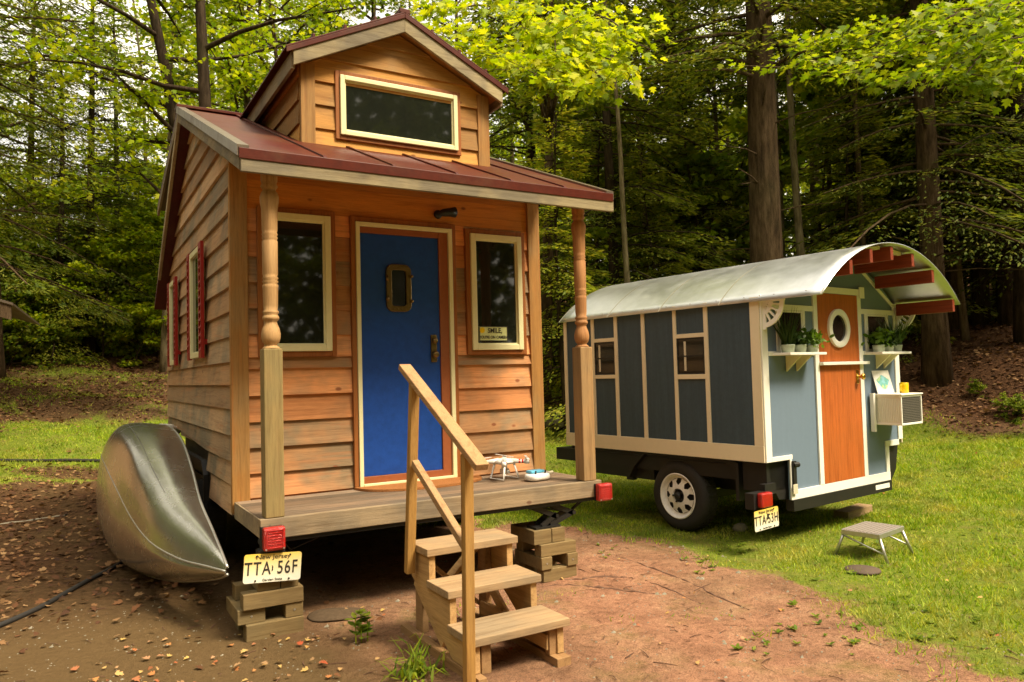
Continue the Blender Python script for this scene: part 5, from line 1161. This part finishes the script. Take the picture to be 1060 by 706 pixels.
# ------------------------------------------------------------------ the wagon trailer
TX, TY, TR = 3.704, -.260, .103
TW, TL = 2.106, 2.331
T = empty('vardo_wagon', (TX, TY, 0), TR); tag(T, 'small slate-blue wagon trailer with orange door and curved metal roof', 'wagon')
def tw(u, v): return TX + math.cos(TR) * u - math.sin(TR) * v, TY + math.sin(TR) * u + math.cos(TR) * v
Rr = 1.545; zc = 1.914 - 1.095; uc = TW / 2
def arch(u, dz=0): return zc + math.sqrt(max((Rr + dz) ** 2 - (u - uc) ** 2, 0))
def wagon():
    # body
    pts = [(0.012, .70), (TW - .012, .70)] + [(u, arch(u, -.03)) for u in np.linspace(TW - .012, .012, 19)]
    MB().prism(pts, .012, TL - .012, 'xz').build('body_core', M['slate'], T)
    # side panels between the battens, their shade mixed into the paint
    sb = [(2.29, 2.331), (1.88, 1.92), (1.56, 1.60), (1.21, 1.25), (.84, .875), (.50, .54), (.0, .085)]
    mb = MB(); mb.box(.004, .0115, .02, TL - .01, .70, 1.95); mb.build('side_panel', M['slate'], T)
    mb = MB()
    for a, b in sb: mb.box(-.010, .0035, a, b, .792, 1.945)
    mb.box(-.010, .0035, 1.60, 1.88, 1.68, 1.715); mb.box(-.010, .0035, 1.60, 1.88, 1.33, 1.365); mb.box(-.010, .0035, .54, .84, 1.665, 1.70); mb.box(-.010, .0035, .54, .84, 1.315, 1.355)
    mb.box(-.014, .003, .0, TL, .664, .791)
    mb.build('side_batten', M['trim_shaded_warm'], T, bevel=.002)
    mb = MB()
    for a, b in sb[::-1]: mb.box(TW - .0035, TW + .010, a, b, .792, 1.945)
    mb.box(TW - .003, TW + .014, 0, TL, .664, .791); mb.build('side_batten', M['trim_shaded_warm'], T)
    for a, b, z0, z1 in ((1.60, 1.88, 1.365, 1.68), (.54, .84, 1.355, 1.665)):
        w = MB().box(-.006, .0035, a + .001, a + .014, z0 + .001, z1 - .001).box(-.006, .0035, b - .014, b - .001, z0 + .001, z1 - .001).box(-.006, .0035, a + .014, b - .014, z0 + .001, z0 + .014).box(-.006, .0035, a + .014, b - .014, z1 - .014, z1 - .001).box(-.005, .0035, a + .014, b - .014, (z0 + z1) / 2 - .006, (z0 + z1) / 2 + .006).build('window', M['black'], T)
        MB().box(-.001, .0035, a + .014, b - .014, z0 + .014, z1 - .014).build('pane', M['glass_small'], w)
        MB().box(-.004, -.0015, a + .20, a + .222, z0 + .03, z1 - .03).build('curtain_edge', M['beige'], w)
    # end wall
    pts = [(.0, .70), (.305, .70), (.305, .345), (1.845, .345), (1.845, .70), (TW, .70)] + [(u, arch(u, -.026)) for u in np.linspace(TW, 0, 19)]
    MB().prism(pts, .0, .0115, 'xz').build('end_panel', M['slate_lit'], T)
    mb = MB(); mb.box(.0, .075, -.012, -.0005, .664, 1.96); mb.box(TW - .075, TW, -.012, -.0005, .70, 1.96)
    mb.box(.075, .34, -.012, -.0005, .664, .70); mb.box(.30, .34, -.0125, -.0005, .345, .6635) if False else mb.box(.305, .33, -.012, -.0005, .420, .6635)
    mb.box(1.79, TW - .075, -.012, -.0005, .65, .70); mb.box(1.79, 1.845, -.012, -.0005, .42, .6495)
    mb.box(.305, 1.845, -.014, -.0005, .345, .4195)
    mb.box(.08, .715, -.012, -.0005, 1.485, 1.52); mb.box(1.465, TW - .076, -.012, -.0005, 1.485, 1.52)
    mb.box(.10, .715, -.012, -.0005, 1.85, 1.895); mb.box(1.465, TW - .076, -.012, -.0005, 1.85, 1.895)
    for a in (.20, .56, 1.53, 1.905): mb.box(a, a + .035, -.0122, -.0005, 1.521, 1.849)
    mb.box(.715, .772, -.016, -.0005, .42, 2.03); mb.box(1.405, 1.463, -.016, -.0005, .42, 2.03); mb.box(.76, 1.48, -.024, -.0162, 2.01, 2.065); mb.box(1.42, 1.50, -.034, -.025, 1.985, 2.085)
    mb.bar((1.50, -.007, 2.245), (2.06, -.007, 1.925), .012, .03, (0, 0, 1))
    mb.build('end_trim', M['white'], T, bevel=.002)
    # corner: side facing strip tan from shade and ground reflection in its colour
    for a, b in ((.236, .559), (1.566, 1.904)):
        w = MB().frame(a, b, 1.522, 1.848, .016, -.010, -.0005).build('window', M['white'], T); MB().box(a + .016, b - .016, -.005, -.0007, 1.538, 1.832).build('pane', M['glass_small'], w)
    # dutch door
    d = MB().box(.774, 1.403, -.014, -.0006, 1.43, 2.008).build('upper_door', M['orange_door'], T, bevel=.002); d['label'] = 'upper half of the orange door with a round window'
    d2 = MB().box(.774, 1.403, -.014, -.0006, .421, 1.405).build('lower_door', M['orange_door'], T, bevel=.002); d2['label'] = 'plain lower half of the orange door'
    MB().box(.765, 1.50, -.055, -.0145, 1.402, 1.428).build('door_ledge', M['white'], T, bevel=.003)
    rg = MB(); c = (1.075, -.014, 1.715); n = 36; ro, ri = .165, .115
    for k in range(n):
        a = 2 * math.pi * k / n
        for r_, y_ in ((ro, 0), (ro, -.022), (ri, -.022), (ri, 0)): rg.v.append((c[0] + r_ * math.cos(a), c[1] + y_, c[2] + r_ * math.sin(a)))
    for k in range(n):
        k2 = (k + 1) % n
        for j in range(3): rg.f.append((k * 4 + j, k2 * 4 + j, k2 * 4 + j + 1, k * 4 + j + 1))
    rg.build('porthole', M['white'], d, True, bevel=.003); MB().lathe([(.002, 0), (.117, 0), (.117, -.004), (.002, -.005)], (c[0], c[1] - .001, c[2]), 32, 'Y').build('pane', M['glass_small'], d)
    kb = MB().lathe([(.025, 0), (.025, -.006), (.010, -.012), (.010, -.035), (.026, -.045), (.028, -.06), (.012, -.068)], (1.355, -.014, 1.295), 16, 'Y').build('door_knob', M['brass'], d2, True)
    MB().box(1.33, 1.38, -.018, -.0145, 1.235, 1.355).build('lock_plate', M['brass'], d2, bevel=.002)
    # window shelves on paired brackets
    for a, b, br in ((.13, .63, (.30, .44)), (1.50, 2.02, (1.68, 1.81))):
        s = MB().box(a, b, -.17, -.0125, 1.487, 1.507).build('window_shelf', M['white'], T, bevel=.002)
        for u in br: MB().prism([(-.0125, 1.485), (-.15, 1.485), (-.0125, 1.36)], u, u + .02, 'yz').build('shelf_bracket', M['cream'], s)
    # fretwork corner brackets, in the plane of the corner, under the canopy
    for u, s in ((.03, 1), (TW - .03, 1)):
        mb = MB(); cv = -.0; z0 = 1.90
        for rr2, th in ((.20, .035), (.10, .03)):
            pts2 = [(cv - rr2 * math.sin(R(a)), z0 - rr2 * math.cos(R(a))) for a in range(0, 91, 10)]
            for p_, q_ in zip(pts2[:-1], pts2[1:]): mb.bar((u, p_[0], p_[1]), (u, q_[0], q_[1]), .014, th, (1, 0, 0)) if False else mb.prism([(p_[0], p_[1]), (q_[0], q_[1]), (q_[0] * (1 - th / rr2), z0 + (q_[1] - z0) * (1 - th / rr2)), (p_[0] * (1 - th / rr2), z0 + (p_[1] - z0) * (1 - th / rr2))], u - .008, u + .008, 'yz')
        for a in range(9, 90, 18):
            mb.bar((u, cv - .03 * math.sin(R(a)), z0 - .03 * math.cos(R(a))), (u, cv - .18 * math.sin(R(a)), z0 - .18 * math.cos(R(a))), .014, .014, (1, 0, 0))
        mb.box(u - .008, u + .008, -.205, -.0, z0, z0 + .025); mb.box(u - .0085, u + .0085, -.036, -.0125, z0 - .21, z0 - .001)
        mb.build('fretwork_bracket', M['white'], T)
wagon()
def wagon_roof():
    us = np.linspace(-.04, TW + .04, 33); v0, v1 = -.554, TL + .03; nv = 24
    V = []; 
    for dz, vv in ((0, None), (-.012, None)):
        for v in np.linspace(v0, v1, nv):
            for u in us: V.append((u, v, arch(u, dz) if dz == 0 else arch(min(max(u, -.04), TW + .04), dz)))
    nu = len(us); F_ = []; off = nu * nv
    for i in range(nv - 1):
        for j in range(nu - 1): a = i * nu + j; F_.append((a, a + 1, a + nu + 1, a + nu))
    o = link_mesh('metal_roof', V[:off], F_, M['galv'], T, True); so = o.modifiers.new('s', 'SOLIDIFY'); so.thickness = .006; so.offset = -1
    # sheet laps and edge fixings
    mb = MB()
    for v in (v0 + .005, .35, 1.0, 1.65, v1 - .005):
        pts = [(u, v, arch(u, .0012)) for u in us]; q = [(u, v + .012, arch(u, .0012)) for u in us]
        b = len(mb.v); mb.v += pts + q
        for j in range(nu - 1): mb.f.append((b + j, b + j + 1, b + nu + j + 1, b + nu + j))
    for v in np.arange(v0 + .15, v1, .27):
        for u in (.0, TW): p = Vector((u, v, arch(u, .0))); mb.lathe([(.006, 0), (.006, .003)], tuple(p), 6)
    mb.build('roof_seams', M['galv_under'], T)
    mb = MB()
    for u in (.40, .70, 1.02, 1.36, 1.70, 2.06):
        z = arch(u, -.02); d = (u - uc) / Rr; b = MB(); b.box(u - .022, u + .022, v0 + .02, -.036, z - .115 - abs(d) * .01, z - .004 - abs(d) * .012).build('canopy_beam', M['beam_red'], T, bevel=.003)
    for a, b in ((.40, .70), (.70, 1.02), (1.02, 1.36)): mb.prism([(a + .03, arch(a + .03, -.012)), (b - .03, arch(b - .03, -.012)), (b - .03, arch(b - .03, -.04)), (a + .03, arch(a + .03, -.04))], v0 + .10, v0 + .13, 'xz')
    mb.build('canopy_rafter', M['cream'], T)
wagon_roof()
def wagon_under():
    mb = MB()
    mb.box(.06, .14, .3, TL + .25, .50, .62); mb.box(1.95, 2.03, .3, TL + .25, .50, .62)
    for v in (.3, .9, 1.5, 2.1, 2.5): mb.box(.14, 1.95, v, v + .06, .54, .62)
    mb.box(.335, 1.815, .016, TL - .05, .36, .655)
    mb.box(.05, 2.05, .31, TL - .02, .625, .66); mb.box(.05, .30, .03, .25, .43, .66)
    mb.box(.32, 1.85, -.02, .05, .255, .344)
    mb.box(.13, 1.98, .80, .86, .26, .32)
    mb.build('chassis', M['black'], T)
    # side skirt boxes behind the wheel, with two reflectors
    MB().box(.10, .16, 1.25, 2.30, .40, .64).box(.08, .14, 1.5, 1.58, .38, .50).build('side_box', M['black'], T)
    MB().box(.085, .099, 1.93, 2.12, .55, .585).box(.085, .099, 1.42, 1.60, .50, .53).build('side_reflector', M['beige'], T)
    for u0, u1 in ((.02, .30), (1.81, 2.09)):
        pts = [(.27, .34), (.27, .64), (.40, .663), (1.30, .663), (1.46, .54), (1.52, .42), (1.49, .41), (1.42, .52), (1.29, .64), (.42, .64), (.3, .60), (.3, .34)]
        MB().prism(pts[::-1], u0, u1, 'yz').build('fender', M['black'], T)
    for s_, u in ((1, .10), (-1, 1.85)):
        # corner fender bracket flaring outward under the end wall
        poly = [(u - .02, .655), (u + .26, .655), (u + .23, .345), (u + .10, .36), (u - .0, .50)] if s_ > 0 else [(u + .0, .655), (u + .24, .655), (u + .18, .42), (u + .06, .30), (u + .0, .30)]
        MB().prism(poly, .03, .12, 'xz').build('mud_guard', M['black'], T)
    MB().tube([(.33, -.02, .62), (.385, -.03, .62)], .022, 10).box(.32, .36, -.03, .0, .41, .65).build('bumper_bracket', M['black'], T)
    MB().box(.30, .36, -.035, -.0305, .395, .47).build('side_marker', M['beige'], T, bevel=.005)
    MB().box(1.56, 1.80, -.0235, -.0205, .285, .325).build('decal', M['white'], T); 
    wheel(T, .03, .92, .305, .305, .19, -1, 'white_plastic', .19); wheel(T, TW - .03, .92, .305, .305, .19, 1, 'white_plastic', .19)
    # tail light and plate on an arm at the near corner
    b = MB().box(-.19, .02, -.02, .06, .33, .45).box(-.02, .12, .0, .05, .42, .50).build('tail_light', M['black'], T)
    MB().box(-.155, -.02, -.07, -.021, .345, .455).build('lens', M['red_lens'], b, bevel=.012)
    plate(T, (-.105, -.065, .262), (1, 0, .03), (-.03, 0, 1), ('TTA', '53H'), .295, .15)
    MB().bar((-.09, -.045, .34), (-.09, -.055, .26), .02, .03).build('plate_bracket', M['black'], T)
    MB().bar((1.05, TL, .56), (1.05, TL + 1.1, .50), .08, .08).box(1.0, 1.10, TL + .9, TL + .98, 0, .52).build('tow_tongue', M['black'], T)
wagon_under()
def aircon():
    a, b, d, z0, z1 = 1.585, 1.955, -.27, .862, 1.122
    e = MB().box(a + .01, b - .01, d + .012, -.02, z0 + .012, z1 - .012).build('air_conditioner', M['white'], T)
    f = MB()
    for u in (a, b - .014):
        for v in (d, -.03): f.box(u, u + .014, v, v + .014, z0, z1)
    f.box(a + .014, b - .014, d, d + .014, z0, z0 + .016); f.box(a + .014, b - .014, d, d + .014, z1 - .016, z1)
    for u in (a, b - .014): f.box(u, u + .014, d + .014, -.03, z0, z0 + .016); f.box(u, u + .014, d + .014, -.03, z1 - .016, z1)
    f.build('housing_frame', M['white'], e, bevel=.002)
    MB().box(a - .01, b + .01, d - .01, -.016, z1 + .0005, z1 + .012).build('top_plate', M['white'], e, bevel=.002)
    g = MB()
    for k in range(15): z = z0 + .028 + k * .0148; g.box(a + .02, b - .02, d + .004, d + .010, z, z + .008)
    g.build('front_louvre', M['grille'], e); MB().box(a + .016, b - .016, d + .0105, d + .0118, z0 + .018, z1 - .018).build('louvre_back', M['black'], e)
    g = MB()
    for k in range(14): v = d + .03 + k * .0155; g.box(a + .0035, a + .0095, v, v + .007, z0 + .03, z1 - .03)
    g.build('side_louvre', M['white'], e)
    MB().box(a - .045, a - .012, -.05, -.0165, z0 - .06, z1 + .02).build('mounting_cleat', M['white'], e)
aircon()

# things that stand on the wagon
def on_wagon(name, u, v, z, rz=0):
    x, y = tw(u, v); return empty(name, (x, y, z), TR + rz)
e = on_wagon('mug', 1.87, -.16, 1.135); tag(e, 'plain yellow mug on top of the white air conditioner', 'mug')
MB().lathe([(.034, 0), (.037, .004), (.038, .09), (.036, .092), (.034, .09), (.033, .01)], sides=24).build('cup', M['yellow'], e, True)
MB().tube([(-.036, 0, .075), (-.058, 0, .070), (-.064, 0, .048), (-.058, 0, .026), (-.036, 0, .020)], .006, 8).build('handle', M['yellow'], e, True)
e = on_wagon('picture_card', 1.70, -.085, 1.136, -.25); tag(e, 'white card with blue-green leafy drawing leaning on the wagon wall', 'picture')
cm, nt, b_, _o = newmat('card_print'); tc = N(nt, 'ShaderNodeTexCoord'); nz = N(nt, 'ShaderNodeTexNoise', i_Scale=14.0, i_Detail=3.0); nt.links.new(tc.outputs['Object'], nz.inputs['Vector'])
nt.links.new(ramp(nt, nz.outputs[0], [(.35, (.25, .55, .62)), (.48, (.12, .42, .40)), (.55, (.45, .6, .25)), (.65, (.75, .78, .7))]), b_.inputs['Base Color'])
sh = MB(); sh.raw([(-.10, -.0, 0), (.10, -.0, 0), (.10, .06, .205), (-.10, .06, .205), (-.10, .004, 0), (.10, .004, 0), (.10, .064, .205), (-.10, .064, .205)], [(0, 1, 2, 3), (7, 6, 5, 4), (0, 4, 5, 1), (1, 5, 6, 2), (2, 6, 7, 3), (3, 7, 4, 0)]); sh.build('card', M['white_plastic'], e)
sh = MB(); nrm = Vector((0, -.96, .28)); pts = [Vector((.068 * math.cos(a) * (1 + .2 * math.sin(3 * a)), 0, 0)) + Vector((0, .28, .96)) * (.105 + .058 * math.sin(a) * (1 + .15 * math.cos(4 * a))) + nrm * .0015 for a in np.linspace(0, 2 * math.pi, 25)[:-1]]
link_mesh('drawing', pts, [tuple(range(24))], cm, e)
def pot(u, v, h, kind, seed, label, w=.055):
    e = on_wagon('potted_plant', u, v, 1.5075, seed); tag(e, label, 'potted plant', None)
    m = M['pot_green']
    MB().lathe([(w * .82, 0), (w * .97, .052), (w, .054), (w, .062), (w * .9, .062), (w * .86, .045)], sides=20).build('pot', m, e, True)
    r_ = np.random.default_rng(seed); 
    if kind == 'grassy': n = 110; D = rv(n, r_) * .55 + np.array([0, 0, 1.0]); C = np.tile([0, 0, .05], (n, 1)) + r_.normal(size=(n, 3)) * .012; L = r_.uniform(.5, 1, n) * h; W_ = np.full(n, .014); s = 'blade'; N2 = rv(n, r_)
    else: n = 190; D = rv(n, r_) + np.array([0, 0, .2]); C = r_.normal(size=(n, 3)) * np.array([.04, .04, h * .22]) + np.array([0, 0, 0.055 + h * .4]); L = r_.uniform(.03, .065, n); W_ = L * .6; s = 'oval'; N2 = rv(n, r_) + np.array([0, -.3, .6])
    C[:, 2] = np.maximum(C[:, 2], .05); ch = leaf_arrays(C, D, N2, L, W_, s, .15)
    obj_me('foliage', mesh_from_leaves('foliage', [(ch[0], ch[1], 0)], [M['houseplant'] if kind != 'bright' else M['houseplant_light']]), e)
pot(.22, -.09, .34, 'grassy', 61, 'tall grassy plant in a pale pot, leftmost on the left window shelf'); pot(.38, -.09, .10, 'leafy', 62, 'low dark leafy plant in the middle of the left window shelf'); pot(.54, -.09, .13, 'bright', 63, 'light green trailing plant at the door end of the left window shelf')
pot(1.60, -.09, .16, 'bright', 64, 'light green bushy plant at the door end of the right window shelf'); pot(1.75, -.09, .11, 'leafy', 65, 'low dark leafy plant in the middle of the right window shelf'); pot(1.90, -.09, .32, 'grassy', 66, 'tall spiky plant at the outer end of the right window shelf')

# folding step, chock board, cover, stones
def folding_step():
    x0, y0 = 4.225, -.78; e = empty('folding_step', (x0, y0, tz(x0, y0)), .17); tag(e, 'low aluminium folding step with ribbed grey top on the lawn by the orange door', 'step')
    w, d, h = .205, .14, .20
    mb = MB(); mb.box(-w, w, -d, -d + .015, h - .035, h); mb.box(-w, w, d - .015, d, h - .035, h); mb.box(-w, -w + .015, -d + .015, d - .015, h - .035, h); mb.box(w - .015, w, -d + .015, d - .015, h - .035, h); mb.build('frame', M['alu_plain'], e, bevel=.003)
    mb = MB()
    for k in range(9): y = -d + .016 + k * .0302; mb.box(-w + .016, w - .016, y, y + .024, h - .012, h + .001)
    mb.build('step_top', M['tread_grey'], e)
    for sx in (-1, 1):
        for sy in (-1, 1):
            MB().tube([(sx * (w - .02), sy * (d - .01), h - .03), (sx * (w + .005), sy * (d + .05), .0)], .011, 8).build('leg', M['alu_plain'], e, True)
        MB().tube([(sx * (w - .0), -d - .035, .06), (sx * (w - .0), d - .02, h - .04)], .007, 6).build('brace', M['alu_plain'], e, True)
folding_step()
x, y = 5.45, .25; z = tz(x, y); o = MB().box(-.26, .26, -.07, .07, 0, .075).build('wood_block', M['tread'], None, bevel=.006, loc=(x, y, z)); o.rotation_euler = (0, 0, .2); tag(o, 'pale sawn timber block lying in the grass under the wagon front', 'timber block')
x, y = 3.70, -1.05; o = MB().lathe([(.10, 0), (.115, .012), (.11, .022), (.02, .024)], sides=24).build('ground_cover', M['iron'], None, True, loc=(x, y, tz(x, y) - .002)); tag(o, 'round rusty iron cover set in the lawn in front of the folding step', 'cover')
def rock(x, y, s, sq, seed, name, mat, label, flat=1.0, cat='stone'):
    bm_v = []; r_ = np.random.default_rng(seed); mb = MB(); n1, n2 = 14, 8
    prof = []
    for i in range(n2 + 1):
        ph = math.pi * i / n2
        for k in range(n1):
            a = 2 * math.pi * k / n1; rr3 = 1 + .16 * math.sin(2 * a + seed) + .1 * math.sin(3 * a + ph * 2 + seed * 2) + r_.uniform(-.04, .04)
            bm_v.append((s * rr3 * math.sin(ph) * math.cos(a), s * sq * rr3 * math.sin(ph) * math.sin(a), s * flat * math.cos(ph)))
    F_ = [(i * n1 + k, (i + 1) * n1 + k, (i + 1) * n1 + (k + 1) % n1, i * n1 + (k + 1) % n1) for i in range(n2) for k in range(n1)]
    o = link_mesh(name, bm_v, F_, mat, None, True, loc=(x, y, tz(x, y) + s * flat * .35)); tag(o, label, cat); o.modifiers.new('s', 'SUBSURF').render_levels = 1; return o
rock(.45, .12, .17, .8, 3, 'flat_stone', M['stone'], 'flat brown stone slab in the shadow under the porch', .12)
xx, yy, zz = at(573, 13.5); rock(xx, yy, .35, .7, 5, 'boulder', M['rock'], 'mossy grey boulder at the wood edge between house and wagon', .55, 'boulder')
xx, yy, zz = at(590, 13.9); rock(xx, yy, .22, .8, 6, 'boulder', M['rock'], 'smaller rock right of the mossy boulder at the wood edge', .5, 'boulder')
rock(4.07, .36, .06, 1.2, 8, 'wheel_chock', M['rock'], 'small stone chock behind the wagon tyre', .8)
# hoses, roots
def hose(name, pts, rad, mat, label, cat):
    P_ = [Vector((a, b, tz(a, b) + rad * .8)) for a, b in pts]; out = []
    for a in range(len(P_) - 1):
        p0 = P_[max(a - 1, 0)]; p1 = P_[a]; p2 = P_[a + 1]; p3 = P_[min(a + 2, len(P_) - 1)]
        for t in np.linspace(0, 1, 7)[:-1]: out.append(.5 * ((2 * p1) + (p2 - p0) * t + (2 * p0 - 5 * p1 + 4 * p2 - p3) * t * t + (3 * p1 - p0 - 3 * p2 + p3) * t ** 3))
    out.append(P_[-1])
    for p in out: p.z = tz(p.x, p.y) + rad * .8
    rads = rad
    if name in ('root', 'stick'):
        r_ = np.random.default_rng(int(abs(pts[0][0]) * 100)); m_ = len(out)
        for i, p in enumerate(out): p.x += r_.normal() * .006; p.y += r_.normal() * .006; p.z -= rad * (.5 + .9 * abs(math.sin(i * 1.3)))
        rads = [rad * (.35 + .65 * math.sin(math.pi * min(1, .15 + .85 * (1 - i / m_)))) * r_.uniform(.75, 1.3) for i in range(m_)]
    o = MB().tube(out, rads, 8).build(name, mat, None, True); tag(o, label, cat)
hose('hose', [(-1.75, .62), (-1.42, .92), (-1.22, 1.13), (-1.05, 1.36), (-.92, 1.62), (-.76, 1.98), (-.58, 2.35), (-.45, 2.7), (-.3, 3.2)], .016, M['rubber'], 'black hose curving over the dirt from the left edge to the canoe', 'hose')
hose('hose', [(-3.6, 8.9), (-2.6, 8.85), (-1.75, 8.8), (-1.1, 8.45), (-.5, 8.1), (.2, 7.8)], .024, M['rubber'], 'thick black pipe along the near edge of the left lawn', 'pipe')
hose('root', [(1.95, .0), (2.06, -.08), (2.2, -.12), (2.33, -.22)], .011, M['root'], 'short dark root beside the block stack under the jack', 'root')
hose('root', [(1.65, .02), (1.9, -.12), (2.05, -.3), (2.2, -.52), (2.28, -.62)], .010, M['root'], 'dark root running from the steps across the dirt', 'root')
hose('root', [(2.66, .30), (2.64, -.1), (2.62, -.5), (2.55, -.85), (2.50, -1.15)], .008, M['root'], 'long thin root across the middle of the bare dirt', 'root')
hose('root', [(2.40, -.35), (2.40, -.6), (2.36, -.9)], .007, M['root'], 'short thin root in the middle of the bare dirt', 'root')
hose('stick', [(-1.9, 4.9), (-1.3, 5.0), (-.9, 5.1)], .012, M['rock'], 'pale fallen stick on the leaf litter left of the canoe', 'stick')
# weeds by the steps
def weed(x, y, h, n, kind, seed, label):
    r_ = np.random.default_rng(seed); e = empty('weed', (x, y, tz(x, y))); tag(e, label, 'plant')
    if kind == 'blade':
        D = rv(n, r_) * .9 + np.array([0, 0, .9]); C = r_.normal(size=(n, 3)) * np.array([.05, .05, 0]); L = r_.uniform(.5, 1, n) * h; mid = C + D / np.linalg.norm(D, axis=1, keepdims=True) * L[:, None] * .55
        c1 = leaf_arrays(C, D, np.tile([0.1, 0, 1.0], (n, 1)), L * .6, np.full(n, .016), 'needle'); D2 = D.copy(); D2[:, 2] -= 1.0
        c2 = leaf_arrays(mid, D2, np.tile([0.1, 0, 1.0], (n, 1)), L * .5, np.full(n, .014), 'blade'); ch = [(c1[0], c1[1], 0), (c2[0], c2[1], 0)]
    else:
        z = r_.uniform(.02, h, n); a = r_.uniform(0, 6.28, n); D = np.stack([np.cos(a), np.sin(a), np.full(n, .25)], -1); C = np.stack([np.zeros(n), np.zeros(n), z], -1) + np.array([[.0, 0, 0]]); C[:, 0] += r_.choice([-.03, 0, .035], n)
        L = r_.uniform(.04, .075, n); c1 = leaf_arrays(C, D, np.tile([0, 0, 1.0], (n, 1)) + rv(n, r_) * .3, L, L * .45, 'oval', .1); ch = [(c1[0], c1[1], 0)]
        MB().tube([(0, 0, 0), (0, 0, h)], .003, 5).tube([(-.03, 0, 0), (-.03, 0, h * .9)], .003, 5).tube([(.035, 0, 0), (.035, 0, h * .8)], .003, 5).build('stem', M['bright'], e)
    obj_me('leaves', mesh_from_leaves('leaves', ch, [M['broadleaf']]), e)
weed(.43, -.38, .16, 48, 'leafy', 71, 'small upright leafy weed growing in the dirt left of the steps')
weed(.50, -.93, .20, 70, 'blade', 72, 'low tuft of long green blades at the foot of the steps')
weed(.60, -.70, .24, 7, 'blade', 73, 'few tall single blades against the left side of the steps')
# neighbouring shed whose roof corner shows at the left edge
def shed():
    x, y, z = at(-70, 13.0); e = empty('shed', (x, y, z), -.05); tag(e, 'grey-roofed shed whose eave corner just enters at the left edge', 'shed')
    mb = MB(); mb.box(-2.58, .53, -1.48, 1.48, 0, 2.13)
    for k in range(16): x_ = -2.6 + k * .197; mb.box(x_, x_ + .188, -1.512, -1.481, 0, 2.12 + .06 * math.sin(k * 3.1))
    for k in range(15): y_ = -1.48 + k * .197; mb.box(.531, .556, y_, y_ + .188, 0, 2.12)
    mb.prism([(-2.6, 2.131), (.53, 2.131), (-2.6, 3.05)], -1.48, 1.48, 'xz')
    mb.build('wall', M['siding_left'], e)
    MB().box(-1.2, -.35, -1.535, -1.513, .05, 1.95).build('door', M['bark'], e)
    MB().prism([(-2.8, 3.3), (1.10, 2.02), (1.10, 2.05), (-2.8, 3.35)], -1.8, 1.8, 'xz').build('roof', M['rake_metal'], e)
    MB().prism([(-2.8, 3.10), (1.08, 1.84), (1.08, 2.015), (-2.8, 3.29)], -1.78, -1.74, 'xz').build('rake_board', M['bark'], e)
shed()
def dedupe():
    bpy.context.view_layer.update(); inv = cam.matrix_world.inverted(); by = {}
    for o in bpy.data.objects:
        if o.parent is None and o.get('label') and 'clearing behind' not in o['label']: by.setdefault(o['label'], []).append(o)
    words_ = ['leftmost', 'second from the left', 'third from the left', 'fourth from the left', 'fifth from the left', 'sixth from the left', 'seventh from the left', 'eighth from the left', 'ninth from the left', 'tenth from the left', 'eleventh from the left', 'twelfth from the left', 'thirteenth from the left', 'fourteenth from the left', 'fifteenth from the left', 'sixteenth from the left']
    def sx(o): p = inv @ o.matrix_world.translation; return p.x / max(-p.z, .1)
    for l, os_ in by.items():
        if len(os_) < 2: continue
        for w_, o in zip(words_, sorted(os_, key=sx)): o['label'] = l + ', ' + w_
dedupe()
print('objects', len(bpy.data.objects))
